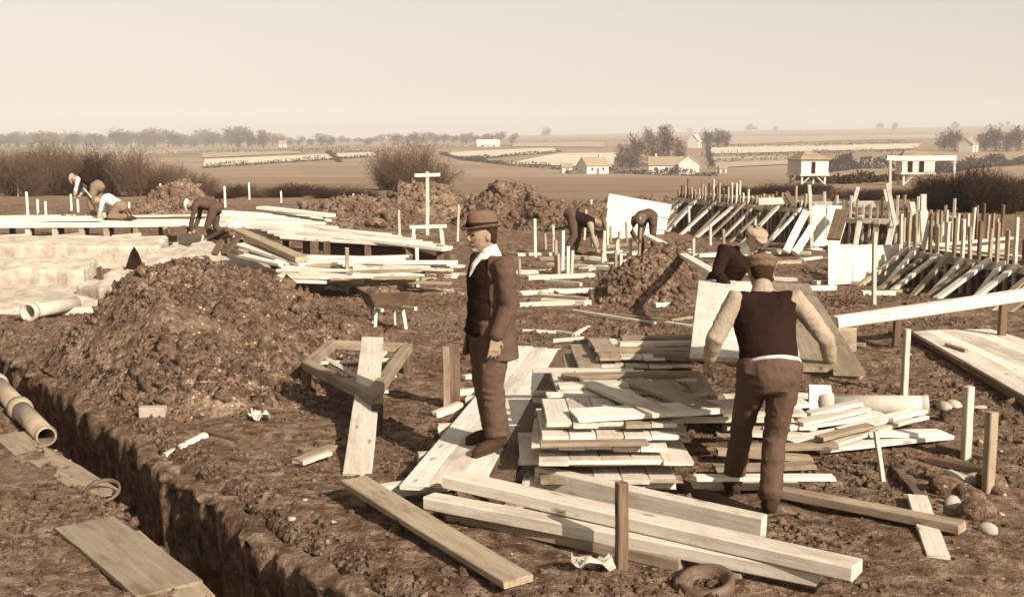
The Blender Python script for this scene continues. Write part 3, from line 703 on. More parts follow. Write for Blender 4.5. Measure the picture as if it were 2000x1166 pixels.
# the wide staging the man in the hat stands on
st = thing('board_staging', 'broad pale walkway of boards laid on bearers under the man in the hat', 'walkway', gz(px(930, 880)))
SZ = .115
nA, nB = px(772, 968, SZ), px(1008, 934, SZ); fA, fB = px(1012, 680, SZ), px(1120, 690, SZ)
for i in range(4):
    s = (i+.5)/4; a = nA.lerp(nB, s); b = fA.lerp(fB, s); a = a+(b-a)*random.uniform(0, .012)
    wd = (nB-nA).length/4*.9*.97
    board(a, b, .175+.012*(i == 1), .032, (3, 0, 3, 2)[i], 'plank', parent=st, bow=.001)  # rightmost board's dark timber stands in for a shadow across the staging
for s in (.06, .2, .36, .55, .75, .94):
    a = nA.lerp(fA, s); b = nB.lerp(fB, s); d = (b-a).normalized(); a = a-d*random.uniform(.1, .22); b = b+d*.05
    board(Vector((a.x, a.y, .02)), Vector((b.x, b.y, .02)), .09, .09, 0, 'bearer', parent=st)

# stacked shuttering panels
def panel(x, y, z, w, dp, rz, nb, mats, label, group, t=.028, bat=.032, name='boarded_shutter'):
    o = thing(name, label, 'panel', (x, y, z), rz, group); bw_ = w/nb
    for k in (-.32, .3):
        b_ = board((-w/2, k*dp, 0), (w/2, k*dp, 0), .09, bat, random.choice(mats), 'batten'); b_.parent = o
        for key in ('label', 'category'):
            if key in b_: del b_[key]
    for i in range(nb):
        ln = dp*random.uniform(.86, 1.04)
        b_ = board(((i+.5)*bw_-w/2, -dp/2-random.uniform(-.035, .035), bat), ((i+.5)*bw_-w/2, -dp/2+ln, bat), bw_*.965, t, random.choice(mats), 'board', rough=.002); b_.parent = o
        for key in ('label', 'category'):
            if key in b_: del b_[key]
    return o
G1 = 'shuttering panels stacked beside the staging'
ORD = ['lowest', 'second lowest', 'third lowest', 'fourth lowest', 'fifth lowest', 'sixth lowest', 'seventh lowest', 'eighth lowest']
def pile(cx, y0, layers, w, dp, label, offs, z0=.04):
    z = z0
    for k in range(layers):
        ww = w*random.uniform(.93, 1.05); o = offs[k % len(offs)]
        panel(cx+random.uniform(-.13, .12), y0+o+random.uniform(-.04, .04)+dp/2, z, ww*random.uniform(.9, 1.08), dp*random.uniform(.92, 1.04), random.uniform(-.07, .07), 5, (0, 0, 3, 3, 1), label % ORD[k], G1); z += .0625
    return z
z1 = pile(.62, 7.28, 7, .92, .85, '%s pale boarded panel in the front stack of shuttering', [0, -.07, .05, -.10, .02, .05, .1])
z2 = pile(.86, 8.42, 7, .9, .8, '%s pale boarded panel in the middle stack of shuttering', [0, .04, -.05, .02, -.06, .03, .0])
z3 = pile(1.12, 9.42, 8, 1.0, 1.1, '%s pale boarded panel in the rear stack of shuttering', [0, -.06, .04, .0, .05, -.08, -.02, .03])
z4 = pile(1.95, 8.75, 3, .7, .8, '%s pale boarded panel in the low stack behind the walking worker', [0, .05, -.04])
for x, y in ((.3, 7.5), (.9, 7.5), (.3, 8.0), (.9, 8.0), (.6, 8.65), (1.15, 8.65), (.6, 9.05), (1.15, 9.05), (.8, 9.7), (1.45, 9.7), (.8, 10.3), (1.45, 10.3), (1.75, 8.9), (2.15, 8.9), (1.75, 9.35), (2.15, 9.35)):
    board((x-.12, y, -.03), (x+.12, y, -.03), .1, .07, 1, 'sleeper', 'short timber sleeper under the shuttering stacks', 'sleeper', 'sleepers under the stacks')
# loose boards on top of the stacks
board((.42, 7.55, z1+.002), (2.02, 7.78, z1+.05), .30, .03, 3, label='wide smooth plank lying across the front stack of shuttering')
board((.62, 8.62, z2+.004), (1.02, 7.42, z1+.036), .19, .028, 0, label='broad plank sloping down across the stacks, the left one of a pair')
board((.92, 8.72, z2+.006), (1.34, 7.62, z1+.036), .2, .028, 1, label='broad plank sloping down across the stacks, the right one of a pair')
for a, b, w, m_ in (((.72, 9.75, z3), (1.9, 9.62, z3+.0), .12, 1), ((.95, 10.0, z3), (1.75, 10.08, z3), .11, 0), ((1.0, 10.3, z3), (1.82, 10.35, z3), .13, 1), ((.35, 8.5, z2), (1.05, 8.6, z2), .12, 0), ((.4, 8.86, z2), (1.5, 8.95, z2), .13, 1), ((1.2, 9.5, z3), (1.75, 9.45, z3), .1, 1)):
    board(a, b, w, .035, m_, label='short offcut lying loose on top of the shuttering stacks', cat='offcut', group='offcuts on the shuttering stacks')
for k in range(14):
    zc = .04+.0625*random.randint(1, 7)-.002; xx = random.choice((-.02, .06, 1.0)); yy = random.choice((7.2, 7.26, 8.33, 9.3))+random.uniform(-.03, .03)
    board((xx+.2, yy, zc-.03), (xx+random.uniform(.75, 1.15), yy+random.uniform(-.05, .05), zc-.03), .10, .026, random.choice((0, 1, 3)), label='thin board slipped between the layers of the shuttering stacks', group='boards slipped into the shuttering stacks')
for i in range(9):
    y = 7.45+i*.33; x = 1.25+.14*i+random.uniform(-.08, .1)
    board((x, y, .015+.03*(i % 3)), (x+random.uniform(.5, .85), y+random.uniform(-.1, .1), .02+.03*(i % 2)), .12, .035, random.choice((0, 1, 1)), label='board end poking from the shadowed side of the shuttering stacks', group='boards beside the shuttering stacks')

# long timbers in front
bd(880, 948, .20, 1672, 1128, .14, .16, .08, 0, 'thick pale squared timber lying on top of the front beams', rough=.006)
bd(838, 990, .10, 1600, 1140, .06, .13, .08, 0, 'squared timber just below the thick top beam')
bd(878, 1014, .02, 1330, 1112, .02, .10, .07, 1, 'thin lower timber half hidden under the front beams')
bd(1052, 950, .05, 1490, 1052, .03, .10, .14, 0, 'timber on edge between the front beams and the panel stack')
for s in (.15, .8):
    a = px(900, 990, 0).lerp(px(1620, 1135, 0), s); board((a.x-.12, a.y-.28, -.02), (a.x+.14, a.y+.34, -.02), .1, .08, 1, 'bearer', 'stub of timber propping the front beams', 'bearer', 'bearers under the front beams')
bd(690, 944, .10, 1012, 1142, .06, .19, .04, 1, 'grey brown plank lying aslant between the trench and the front beams')
board(gz(px(716, 960), -.03), gz(px(700, 985), -.03), .09, .12, 1, 'bearer', 'block under the upper end of the slanting plank', 'bearer')
board(gz(px(960, 1125), -.03), gz(px(1000, 1150), -.03), .09, .08, 1, 'bearer', 'block under the lower end of the slanting plank', 'bearer')
# timber frame and the plank leaning on it
fr = thing('square_timber_frame', 'four-sided timber frame propped up at the foot of the big heap', 'frame', gz(px(700, 760)))
FZ = .24
Lc, Tc, Rc, Fc = px(600, 722, FZ), px(648, 682, FZ), px(796, 688, FZ), px(738, 790, FZ)
for a, b, m_ in ((Lc, Fc, 1), (Tc, Rc, 1), (Lc.lerp(Fc, .03), Tc, 1), (Rc, Fc.lerp(Lc, .06), 1)):
    board(a, b, .10, .09, m_, 'rail', parent=fr)
for a, b in ((Lc.lerp(Tc, .3), Rc.lerp(Fc, .15)), (Lc.lerp(Tc, .6), Fc.lerp(Rc, .2)), (Lc.lerp(Fc, .4), Rc.lerp(Fc, .5)), (Lc.lerp(Fc, .65), Rc.lerp(Tc, .3))):
    board(a+Vector((0, 0, -.012)), b+Vector((0, 0, -.012)), .07, .025, 0, 'slat', parent=fr)
for p in (Lc, Tc, Rc, Fc): board(Vector((p.x, p.y, g1(p.x, p.y)-.12)), Vector((p.x, p.y, FZ-.002)), .09, .09, 2, 'leg', parent=fr, up=(0, -1, 0))
board(gz(px(698, 925), .0), px(728, 664, FZ+.24), .205, .03, 0, label='wide plank leaning with its top on the timber frame')
board(gz(px(886, 800), -.1), gz(px(884, 800), .55), .13, .03, 2, 'post', 'dark upright board stuck in the ground left of the staging', 'post', 'dark upright boards', up=(.1, -1, 0))
board(gz(px(872, 803), -.1), gz(px(871, 803), .54), .06, .05, 1, 'post', 'slim upright post beside the dark upright board', 'post', up=(.1, -1, 0))
for u0, v0, u1, v1 in ((905, 745, 940, 742), (898, 772, 945, 768), (850, 812, 900, 800), (862, 806, 885, 806)):
    bd(u0, v0, None, u1, v1, None, .07, .06, 0, 'short pale batten on the ground left of the staging', 'battens left of the staging')

# right hand side
bm = board(pd(1632, 640, 12.9), pd(2080, 574, 13.3), .16, .13, 3, label='long heavy pale beam propped up slanting at the right', cat='beam')
for s in (.26, .72):
    p = pd(1632, 640, 12.9).lerp(pd(2080, 574, 13.3), s); board(Vector((p.x, p.y, g1(p.x, p.y)-.15)), Vector((p.x, p.y, p.z-.004)), .08, .08, 2, 'prop', 'stubby dark prop under the slanting pale beam', 'prop', 'props under the slanting beam', up=(0, -1, 0))
board(pd(1636, 640, 12.9)+Vector((-.02, 0, -.28)), pd(1670, 640, 12.9)+Vector((0, 0, -.28)), .2, .29, 1, 'block', 'timber block under the low end of the slanting beam', 'block')
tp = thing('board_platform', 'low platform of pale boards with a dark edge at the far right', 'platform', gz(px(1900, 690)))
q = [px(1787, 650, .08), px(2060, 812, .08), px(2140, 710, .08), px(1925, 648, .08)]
for i in range(5):
    s = (i+.5)/5; board(q[0].lerp(q[3], s), q[1].lerp(q[2], s), .30, .035, 3 if i % 2 else 0, 'plank', parent=tp, bow=.001)
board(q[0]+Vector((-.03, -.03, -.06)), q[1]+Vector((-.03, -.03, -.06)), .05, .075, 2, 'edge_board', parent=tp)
for s in (.15, .5, .85):
    a = q[0].lerp(q[1], s); b = q[3].lerp(q[2], s); board(Vector((a.x, a.y, -.02)), Vector((b.x, b.y, -.02)), .08, .098, 1, 'joist', parent=tp)
board(px(1848, 675, .118), px(1888, 688, .118), .05, .03, 1, 'offcut', 'small stick lying on the far right platform', 'offcut')
SR = 'stout upright stakes on the right'
stake(1762, 648, 772, .055, 'tall pale stake standing in front of the slanting beam', SR, 0)
stake(1880, 764, 897, .06, 'stake standing by the white stones right of the plank heap', SR, 0)
stake(1922, 812, 962, .065, 'thicker stake nearest the right platform corner', SR, 1)
stake(1722, 842, 942, .03, 'thin rod leaning left in the ground before the plank heap', SR, 0, (-.18, 0))
stake(1208, 930, 1106, .06, 'squat dark stake driven in front of the long beams', SR, 2)
# heap of planks with the old pipe
GP = 'rough planks heaped at the right'
for i, (u0, v0, z0, u1, v1, z1_, w, m_) in enumerate(((1535, 838, .06, 1720, 812, .12, .16, 3), (1538, 866, .02, 1800, 815, .1, .17, 3), (1590, 880, .0, 1848, 852, .04, .2, 3), (1560, 830, .1, 1690, 800, .16, .14, 0), (1620, 868, .05, 1770, 820, .12, .18, 0), (1640, 845, .12, 1800, 805, .16, .12, 3), (1530, 848, .0, 1640, 850, .02, .13, 1), (1690, 850, .08, 1838, 848, .06, .14, 3), (1580, 812, .12, 1680, 790, .2, .12, 3), (1600, 860, .1, 1700, 835, .14, .1, 1))):
    bd(u0, v0, z0, u1, v1, z1_, w, .03, m_, 'rough pale plank in the loose heap beside the old pipe', GP, bow=.015)
board(gz(px(1600, 815), 0), gz(px(1600, 815), .26)+Vector((.02, .12, 0)), .2, .03, 3, 'board', 'short white board standing on end against the old pipe', 'board', up=(.1, -1, 0))
def pipe(p0, p1, r, label, mat, collar=True, group=None, name='drain_pipe'):
    p0 = Vector(p0); p1 = Vector(p1); t = thing(name, label, 'pipe', p0, 0, group); L = (p1-p0).length; M = frame(p0, p1)
    Q = M.to_3x3() @ Matrix(((0, 0, 1), (0, 1, 0), (-1, 0, 0)))
    mb = MB(); mb.lathe([(r*.8, 0), (r, 0), (r, L), (r*.8, L), (r*.8, 0)], 24, (0, 0, 0), Q); mb.build('barrel', mat, t, True)
    if collar:
        mb = MB(); mb.lathe([(r*.98, L-.09), (r*1.22, L-.08), (r*1.28, L-.03), (r*1.28, L+.03), (r*1.05, L+.03), (r*.8, L-.02)], 24, (0, 0, 0), Q); mb.build('collar', mat, t, True)
        mb = MB(); mb.lathe([(r*1.0, -.005), (r*1.08, .02), (r*1.0, .05)], 24, (0, 0, 0), Q); mb.build('rim', mat, t, True)
    return t
pipe(px(1812, 792, .13), px(1608, 790, .09), .085, 'stained old pipe lying behind the heap of rough planks', M_PIPEW)
p = gz(px(1385, 1150), -.12); pipe(p, p+Vector((-.02, -.02, .15)), .115, 'broken pipe socket standing mouth-up in front of the long beams', M_PIPED)
# pipes along the trench and on the left
pdir = TD
a = TF+TN*.62+TD*.25; a.z = .04
for i in range(4):
    p = a+TD*(i*1.02); q_ = p+TD*.98
    p.z = g1(p.x+TN.x*.15, p.y+TN.y*.15)+.045; q_.z = g1(q_.x+TN.x*.15, q_.y+TN.y*.15)+.045
    if i < 4: pipe(q_, p, .082, 'stoneware drain pipe in the line along the trench edge', M_PIPE, True, 'drain pipes along the trench')
c0 = gz(px(200, 960), .03); mb = MB(); Q = Matrix.Rotation(R(24), 3, 'X'); mb.lathe([(.105, -.012), (.12, -.012), (.12, .012), (.105, .012), (.105, -.012)], 28, (0, 0, .02), Q); o = mb.build('iron_hoop', M_PIPED, None, True); o.location = c0; tag(o, 'thin round hoop lying tilted on the trench edge', 'hoop')
for (u, v, du, dv) in ((58, 632, 95, -22),):
    p = px(u, v, .0); p.z = g1(p.x, p.y)+.11; q_ = px(u+du, v+dv, 0); q_.z = g1(q_.x, q_.y)+.11
    pipe(q_, p, .095, 'pale drain pipe lying end-on beyond the big heap', M_PIPEW, True, 'pale drain pipes beyond the heap')
# flat boards on the near bank
def flat(u0, v0, u1, v1, w, label, m_=1):
    a, b = gp(u0, v0), gp(u1, v1); a = gz(a, -.012); b = gz(b, -.012); board(a, b, w, .03, m_, label=label, rough=.008)
flat(165, 1025, 330, 1160, .36, 'broad pale board bedded in the near trench bank', 1)
flat(240, 1045, 385, 1180, .2, 'narrow board half buried beside the broad board on the near bank', 1)
flat(20, 850, 130, 940, .26, 'soil-covered board on the near bank beside the drain pipes', 1)
flat(90, 900, 200, 968, .24, 'soil-covered board on the near bank by the loose collar', 1)
# small things on the left ground
def brick(u, v, sz, rz, label, mat, name='brick', cat='brick', grp=None):
    p = gz(gp(u, v)); mb = MB()
    mb.box((0, 0, sz[2]/2-.01), sz); o = mb.build(name, mat)
    bv = o.modifiers.new('bevel', 'BEVEL'); bv.width = .006; bv.segments = 2
    o.location = p; o.rotation_euler = (0, 0, rz); return tag(o, label, cat, grp)
brick(299, 812, (.215, .1, .09), .05, 'single pale brick lying at the foot of the big heap', M_STONE)
bd(322, 878, None, 402, 850, None, .05, .04, 0, 'pale stick on the trench bank below the brick', 'pair of sticks on the trench bank')
bd(352, 876, None, 404, 853, None, .05, .04, 3, 'pale stick on the trench bank below the brick', 'pair of sticks on the trench bank')
bd(580, 905, None, 652, 876, None, .09, .04, 1, 'split offcut lying left of the leaning plank')
bd(590, 908, .03, 645, 888, .06, .05, .03, 0, 'thin splinter resting on the split offcut')
bd(462, 882, None, 500, 858, None, .05, .04, 2, 'dark stick lying on the trampled ground right of the pale sticks')
bd(400, 845, None, 470, 862, None, .06, .04, 2, 'dark weathered batten beside the pale sticks')
# right foreground
bd(1518, 968, .02, 1880, 1040, .05, .11, .06, 1, 'long weathered batten on the ground beyond the worker\'s boots', bow=.008)
bd(1790, 975, .05, 1832, 1095, .015, .125, .03, 0, 'short pale board laid across the end of the long batten')
bd(1745, 915, None, 1795, 975, None, .06, .04, 2, 'dark rotten stick lying above the short pale board')
bd(1320, 950, None, 1480, 1010, None, .11, .04, 2, 'dark plank in shadow behind the worker\'s heel')  # dark strip laid as the cast shadow of the worker's legs
bd(1810, 905, None, 1925, 925, None, .09, .05, 2, 'dark old timber among the rubble at the right', 'dark timbers in the right rubble')
bd(1830, 880, None, 1930, 905, None, .07, .05, 2, 'dark old timber among the rubble at the right', 'dark timbers in the right rubble')
def stone(u, v, s, label, grp, mat=M_STONE, sq=.6):
    p = gz(gp(u, v)); rng = np.random.default_rng(int(u*31+v)); me = clod_mesh('stone', np.zeros((1, 3)), np.array([s]), rng)
    bmm = bmesh.new(); bmm.from_mesh(me); bmesh.ops.subdivide_edges(bmm, edges=bmm.edges[:], cuts=1, smooth=.7, use_grid_fill=True); bmm.to_mesh(me); bmm.free()
    me.materials.append(mat); o = link(bpy.data.objects.new('stone', me)); o.location = p+Vector((0, 0, s*sq*.35)); o.scale = (1, 1, sq); return tag(o, label, 'stone', grp)
for u, v, s in ((1842, 800, .075), (1865, 795, .06), (1895, 802, .05), (1850, 815, .06), (1912, 800, .05)): stone(u, v, s, 'whitish stone lying right of the old pipe', 'white stones by the old pipe')
for u, v, s in ((1850, 962, .11), (1890, 985, .14), (1915, 1010, .12), (1870, 945, .09), (1935, 960, .13), (1860, 990, .07), (1925, 1040, .06), (1900, 945, .07)): stone(u, v, s, 'lump of broken stone in the rubble at the lower right', 'broken stones at the lower right', M_SOIL if s > .1 else M_STONE, .8)
for i in range(46):
    u = random.uniform(20, 1960); v = random.uniform(660, 1130)
    p = gp(u, v)
    if g1(p.x, p.y) < -.12 or (1020 < u < 1480 and v < 1000): continue
    stone(u, v, random.uniform(.012, .03), 'small pale pebble lying on the trampled earth', 'pebbles on the trampled earth')
# crumpled paper
def paper(u, v, s, label):
    p = gz(gp(u, v), .02); n = 9; X, Y = np.meshgrid(np.linspace(-s, s, n), np.linspace(-s*.7, s*.7, n)); Z = np.abs(vn(X*16+u, Y*16+v, 4))*.09+.03*vn(X*40, Y*40, 8)
    i = np.arange(n*n).reshape(n, n); f = np.stack([i[:-1, :-1], i[:-1, 1:], i[1:, 1:], i[1:, :-1]], -1).reshape(-1, 4)
    me = np_mesh('paper', np.stack([X+.03*vn(X*9, Y*9, 1), Y+.03*vn(X*9, Y*9, 2), Z], -1).reshape(-1, 3), f); me.materials.append(M_PAPER)
    o = link(bpy.data.objects.new('crumpled_sack', me)); o.location = p; sl = o.modifiers.new('thick', 'SOLIDIFY'); sl.thickness = .004; return tag(o, label, 'paper')
paper(1150, 1118, .12, 'crumpled pale paper sack at the foot of the squat dark stake'); paper(505, 822, .1, 'crumpled pale scrap at the foot of the big heap')

# ------------------------------------------------------------------ wheelbarrow
def barrow(u, v, rz, s, label, soil_in=True, mat=1):
    p = gz(gp(u, v)); t = thing('wheelbarrow', label, 'wheelbarrow', p, rz); t.scale = (s,)*3
    def side(q, name):
        mb = MB(); n = Vector(q[1])-Vector(q[0]); nn = n.cross(Vector(q[3])-Vector(q[0])).normalized()*.025
        v_ = [Vector(a) for a in q]+[Vector(a)+nn for a in q]; mb.add(v_, [(0, 1, 2, 3), (7, 6, 5, 4), (0, 4, 5, 1), (1, 5, 6, 2), (2, 6, 7, 3), (3, 7, 4, 0)]); return mb.build(name, WOOD[mat], t)
    zb, zt = .36, .66; a, b = .22, .36; y0, y1, y2, y3 = -.3, .3, -.42, .5
    side([(-a, y0, zb), (a, y0, zb), (b, y2, zt), (-b, y2, zt)], 'tray_side'); side([(a, y1, zb), (-a, y1, zb), (-b, y3, zt), (b, y3, zt)], 'tray_side')
    side([(a, y0, zb), (a, y1, zb), (b, y3, zt), (b, y2, zt)], 'tray_side'); side([(-a, y1, zb), (-a, y0, zb), (-b, y2, zt), (-b, y3, zt)], 'tray_side')
    mb = MB(); mb.box((0, 0, zb), (2*a, y1-y0, .03)); mb.build('tray_floor', WOOD[mat], t)
    for sx in (-1, 1):
        board((sx*.28, -1.0, .42), (sx*.1, .85, .22), .055, .055, 0, 'handle', parent=None).parent = t
        board((sx*.27, -.36, -.02), (sx*.23, -.28, .40), .055, .055, 3, 'leg', up=(0, -1, 0)).parent = t
        board((sx*.2, .1, .0), (sx*.18, .1, .38), .04, .04, 0, 'strut', up=(0, -1, 0)).parent = t
    for c in t.children:
        for key in ('label', 'category', 'group'):
            if key in c: del c[key]
    mb = MB(); Q = Matrix.Rotation(R(90), 3, 'Y'); mb.lathe([(.17, -.03), (.21, -.025), (.21, .025), (.17, .03), (.17, -.03)], 20, (0, .78, .21), Q); w_ = mb.build('wheel', M_IRON, t, True)
    for k in range(4):
        mb = MB(); an = k*math.pi/4; d = Vector((0, math.cos(an), math.sin(an))); mb.bar(Vector((0, .78, .21))-d*.17, Vector((0, .78, .21))+d*.17, .03, .02, (1, 0, 0)); mb.build('spoke', WOOD[1], w_)
    if soil_in:
        n = 15; X, Y = np.meshgrid(np.linspace(-.31, .31, n), np.linspace(-.36, .42, n)); rr = np.maximum(np.abs(X)/.31, np.abs((Y-.03)/.4)); Z = .56+.16*np.clip(1-rr**2, 0, 1)+.03*vn(X*14, Y*14, 2)*np.clip(1.2-rr, 0, 1)
        i = np.arange(n*n).reshape(n, n); f = np.stack([i[:-1, :-1], i[:-1, 1:], i[1:, 1:], i[1:, :-1]], -1).reshape(-1, 4)
        me = np_mesh('load', np.stack([X, Y, Z], -1).reshape(-1, 3), f, True); me.materials.append(M_SOIL); link(bpy.data.objects.new('load', me), t)
    return t
barrow(752, 640, .35, .74, 'wooden wheelbarrow loaded with earth behind the timber frame', True, 2)
tr = thing('saw_trestle', 'pale carpenter\'s trestle standing beyond the end of the timber pile', 'trestle', gz(px(836, 488)))
c_ = gz(px(836, 488)); board(c_+Vector((-.4, 0, .46)), c_+Vector((.42, .05, .48)), .24, .07, 3, 'top', parent=tr)
for sx in (-.3, .3):
    for sy in (-.1, .12): board(c_+Vector((sx*1.15, sy*1.6, -.05)), c_+Vector((sx, sy, .46)), .07, .05, 3, 'leg', parent=tr, up=(0, -1, 0))

# ------------------------------------------------------------------ the T-shaped sight rail and the tall frame
def rail(u, vt, vb, d, hw, label, lean=0):
    b = pd(u, vb, d); top = pd(u, vt, d); t = thing('sight_rail', label, 'sight rail', (b.x, b.y, b.z-.1))
    board(b+Vector((0, 0, -.15)), top, .09, .06, 0, 'post', parent=t, up=(0, -1, 0)); board(top+Vector((-hw, -.05, -.09)), top+Vector((hw, -.05, -.07)), .09, .025, 3, 'crossbar', parent=t, up=(0, -1, 0))
rail(835, 336, 448, 30, .33, 'tall T-shaped sight rail in front of the pale heap')
t = thing('goal_shaped_sight_rail', 'goal-like frame of two posts and a long crossbar beyond the formwork', 'frame', (16.5, 46, 0))
for u, vb in ((1738, 390), (1863, 372)): board(pd(u, vb+14, 46), pd(u, 306, 46), .1, .08, 0, 'post', parent=t, up=(0, -1, 0))
board(pd(1732, 309, 45.95), pd(1868, 309, 45.95), .2, .04, 3, 'crossbar', parent=t, up=(0, -1, 0))
# pegs all over the site
for u, vt, vb in ((40, 338, 380), (36, 346, 384), (103, 340, 374), (120, 346, 372), (214, 346, 372), (265, 350, 364), (487, 358, 390), (549, 374, 396), (315, 362, 412), (440, 366, 418), (55, 380, 432), (140, 382, 412), (153, 390, 414), (253, 396, 414), (75, 392, 420), (90, 396, 420), (690, 378, 400), (708, 380, 398)):
    stake(u, vt, vb, .075, 'pale peg standing in the rough ground around the left diggers', 'pegs on the left ground', 3)
for u, vt, vb in ((780, 412, 470), (893, 402, 472), (678, 484, 572), (815, 484, 560), (1045, 428, 502), (1097, 452, 530), (1085, 470, 535), (1108, 480, 540), (1115, 490, 536), (1090, 495, 538), (1152, 392, 440), (1345, 404, 456), (1205, 462, 500), (1230, 468, 500), (1247, 445, 512), (1386, 440, 480), (1120, 442, 500), (1180, 452, 505), (1352, 466, 520), (1412, 452, 520), (1470, 430, 500), (1008, 380, 402), (1705, 460, 596), (735, 600, 610)):
    if vb-vt < 15: continue
    stake(u, vt, vb, .055, 'thin upright peg driven among the trenches in the middle of the site', 'pegs in the middle of the site', random.choice((0, 0, 1, 3)), (random.uniform(-.04, .04), 0))

# ------------------------------------------------------------------ big timber pile, mid left
GT = 'boards in the big timber pile'
def pb(u0, v0, y0, u1, v1, y1, w, t, m_, label='pale board in the big sprawling timber pile', g=GT, **k):
    return board(pd(u0, v0, y0), pd(u1, v1, y1), w, t, m_, label=label, group=g, **k)
for i in range(15):                                     # flat top layers, receding
    f = i/14; y = 24.6-f*3.2
    pb(425+18*random.random()+30*f, 416+50*f, y, 640+random.uniform(-25, 25)+20*f, 424+48*f+random.uniform(-3, 3), y+.4, .26, .05, random.choice((0, 3, 3)))
for i in range(7):
    pb(480+i*12, 436+i*5, 22.2-.25*i, 760+20*i, 462+i*4.2, 21.0-.22*i, .2, .05, random.choice((0, 3)))
pb(560, 452, 21.2, 872, 490, 19.4, .3, .06, 3, 'long pale board capping the dark hollow of the timber pile', None)
pb(600, 446, 21.6, 868, 486, 20.0, .25, .05, 0, 'long board just behind the capping board of the timber pile', None)
pb(510, 408, 25.0, 646, 424, 24.0, .32, .06, 3, 'board lying highest at the back of the timber pile', None)
pb(462, 455, 20.8, 590, 512, 18.2, .22, .09, 1, 'thick beam slanting down across the face of the timber pile', None)
pb(470, 480, 20.0, 600, 520, 18.2, .3, .05, 3)
pb(460, 498, 19.6, 560, 520, 18.4, .3, .05, 3)
for i in range(16):
    u0 = 535+random.uniform(0, 60); v0 = 500+i*3.4; y = 19.0-i*.12
    pb(u0, v0, y, u0+random.uniform(90, 170), v0+random.uniform(-2, 10), y-.1, random.uniform(.12, .24), .04, random.choice((0, 3, 3, 1)))
for i in range(16):
    u0 = 630+random.uniform(0, 90); v0 = 506+i*2.8; y = 18.6-i*.1
    pb(u0, v0, y, u0+random.uniform(70, 180), v0+random.uniform(-6, 9), y+random.uniform(-.3, .3), random.uniform(.1, .2), .04, random.choice((0, 3, 1)))
pb(740, 520, 18.4, 893, 520, 18.3, .12, .09, 3, 'squared timber sticking out from the right foot of the timber pile', None)
pb(700, 550, 17.8, 880, 556, 17.6, .16, .04, 1)
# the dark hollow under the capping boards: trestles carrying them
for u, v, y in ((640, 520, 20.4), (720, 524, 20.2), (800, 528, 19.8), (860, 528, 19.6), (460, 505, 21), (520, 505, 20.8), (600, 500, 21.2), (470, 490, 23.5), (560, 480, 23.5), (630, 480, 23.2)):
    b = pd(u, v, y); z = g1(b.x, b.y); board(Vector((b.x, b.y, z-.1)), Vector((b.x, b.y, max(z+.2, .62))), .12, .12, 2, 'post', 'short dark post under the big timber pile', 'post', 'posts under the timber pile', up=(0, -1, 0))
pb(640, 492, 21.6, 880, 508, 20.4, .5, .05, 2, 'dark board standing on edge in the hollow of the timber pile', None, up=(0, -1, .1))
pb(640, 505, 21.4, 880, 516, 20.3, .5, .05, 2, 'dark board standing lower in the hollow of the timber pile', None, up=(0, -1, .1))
# broken trestle at the left end
for a, b in (((415, 470), (470, 500)), ((445, 455), (420, 500)), ((430, 470), (455, 460)), ((470, 462), (440, 500)), ((412, 468), (445, 452))):
    pb(a[0], a[1], 19.6, b[0], b[1], 19.3, .12, .06, 2, 'dark broken timber tangled at the left end of the timber pile', 'broken timbers at the pile end')

# ------------------------------------------------------------------ concrete footings and staging on the left
def slab(corners, thick, label, mat=M_CONC, cat='footing', rough=.03):
    n = 12; q = [Vector(c) for c in corners]; o = q[0].copy(); vs = []
    for j in range(n+1):
        for i in range(n+1):
            s, t_ = i/n, j/n; p = (q[0].lerp(q[1], s)).lerp(q[3].lerp(q[2], s), t_)
            p = p+Vector((random.uniform(-1, 1), random.uniform(-1, 1), random.uniform(-1, 1)))*rough; vs.append(p-o)
    N = len(vs); vs += [Vector((p.x, p.y, p.z-thick)) for p in vs]
    fs = [(j*(n+1)+i, j*(n+1)+i+1, (j+1)*(n+1)+i+1, (j+1)*(n+1)+i) for j in range(n) for i in range(n)]
    rim = [i for i in range(n+1)]+[j*(n+1)+n for j in range(1, n+1)]+[n*(n+1)+i for i in range(n-1, -1, -1)]+[j*(n+1) for j in range(n-1, 0, -1)]
    fs += [(a, a+N, b+N, b) for a, b in zip(rim, rim[1:]+rim[:1])]
    me = bpy.data.meshes.new('footing'); me.from_pydata(vs, [], fs); me.update(); me.materials.append(mat)
    ob = link(bpy.data.objects.new('concrete_footing', me)); ob.location = o; bv = ob.modifiers.new('b', 'BEVEL'); bv.width = .07; bv.segments = 3; bv.angle_limit = R(50); return tag(ob, label, cat, 'concrete footings on the left')
slab([px(-160, 478, .45), px(310, 478, .45), px(330, 460, .45), px(-160, 460, .45)], .6, 'long pale concrete footing below the timber staging')
slab([px(-160, 525, .32), px(162, 525, .32), px(190, 503, .32), px(-160, 503, .32)], .5, 'pale concrete footing nearer the drain pipes')
slab([px(150, 556, .28), px(262, 575, .28), px(440, 484, .40), px(330, 478, .40)], .5, 'slanting concrete footing meeting the timber pile')
slab([px(-160, 556, .14), px(215, 556, .14), px(215, 600, .10), px(-160, 606, .10)], .4, 'low broad concrete apron behind the pale pipes')
slab([px(300, 500, .30), px(560, 545, .16), px(470, 480, .40), px(400, 470, .40)], .5, 'sloping pale slab running under the timber pile')
p = px(200, 560, .1); board(px(207, 585, .05), px(196, 526, .42), .09, .05, 2, label='dark stick poking up between the concrete footings', cat='stick', up=(0, -1, 0))
mb = MB(); mb.add([(-.16, 0, 0), (.17, .03, 0), (.14, .2, 0), (-.14, .2, 0), (-.07, .1, .33), (.0, .08, .44), (.05, .12, .34)], [(0, 1, 6, 5, 4), (1, 2, 6), (2, 3, 4, 5, 6), (3, 0, 4), (3, 2, 1, 0)])
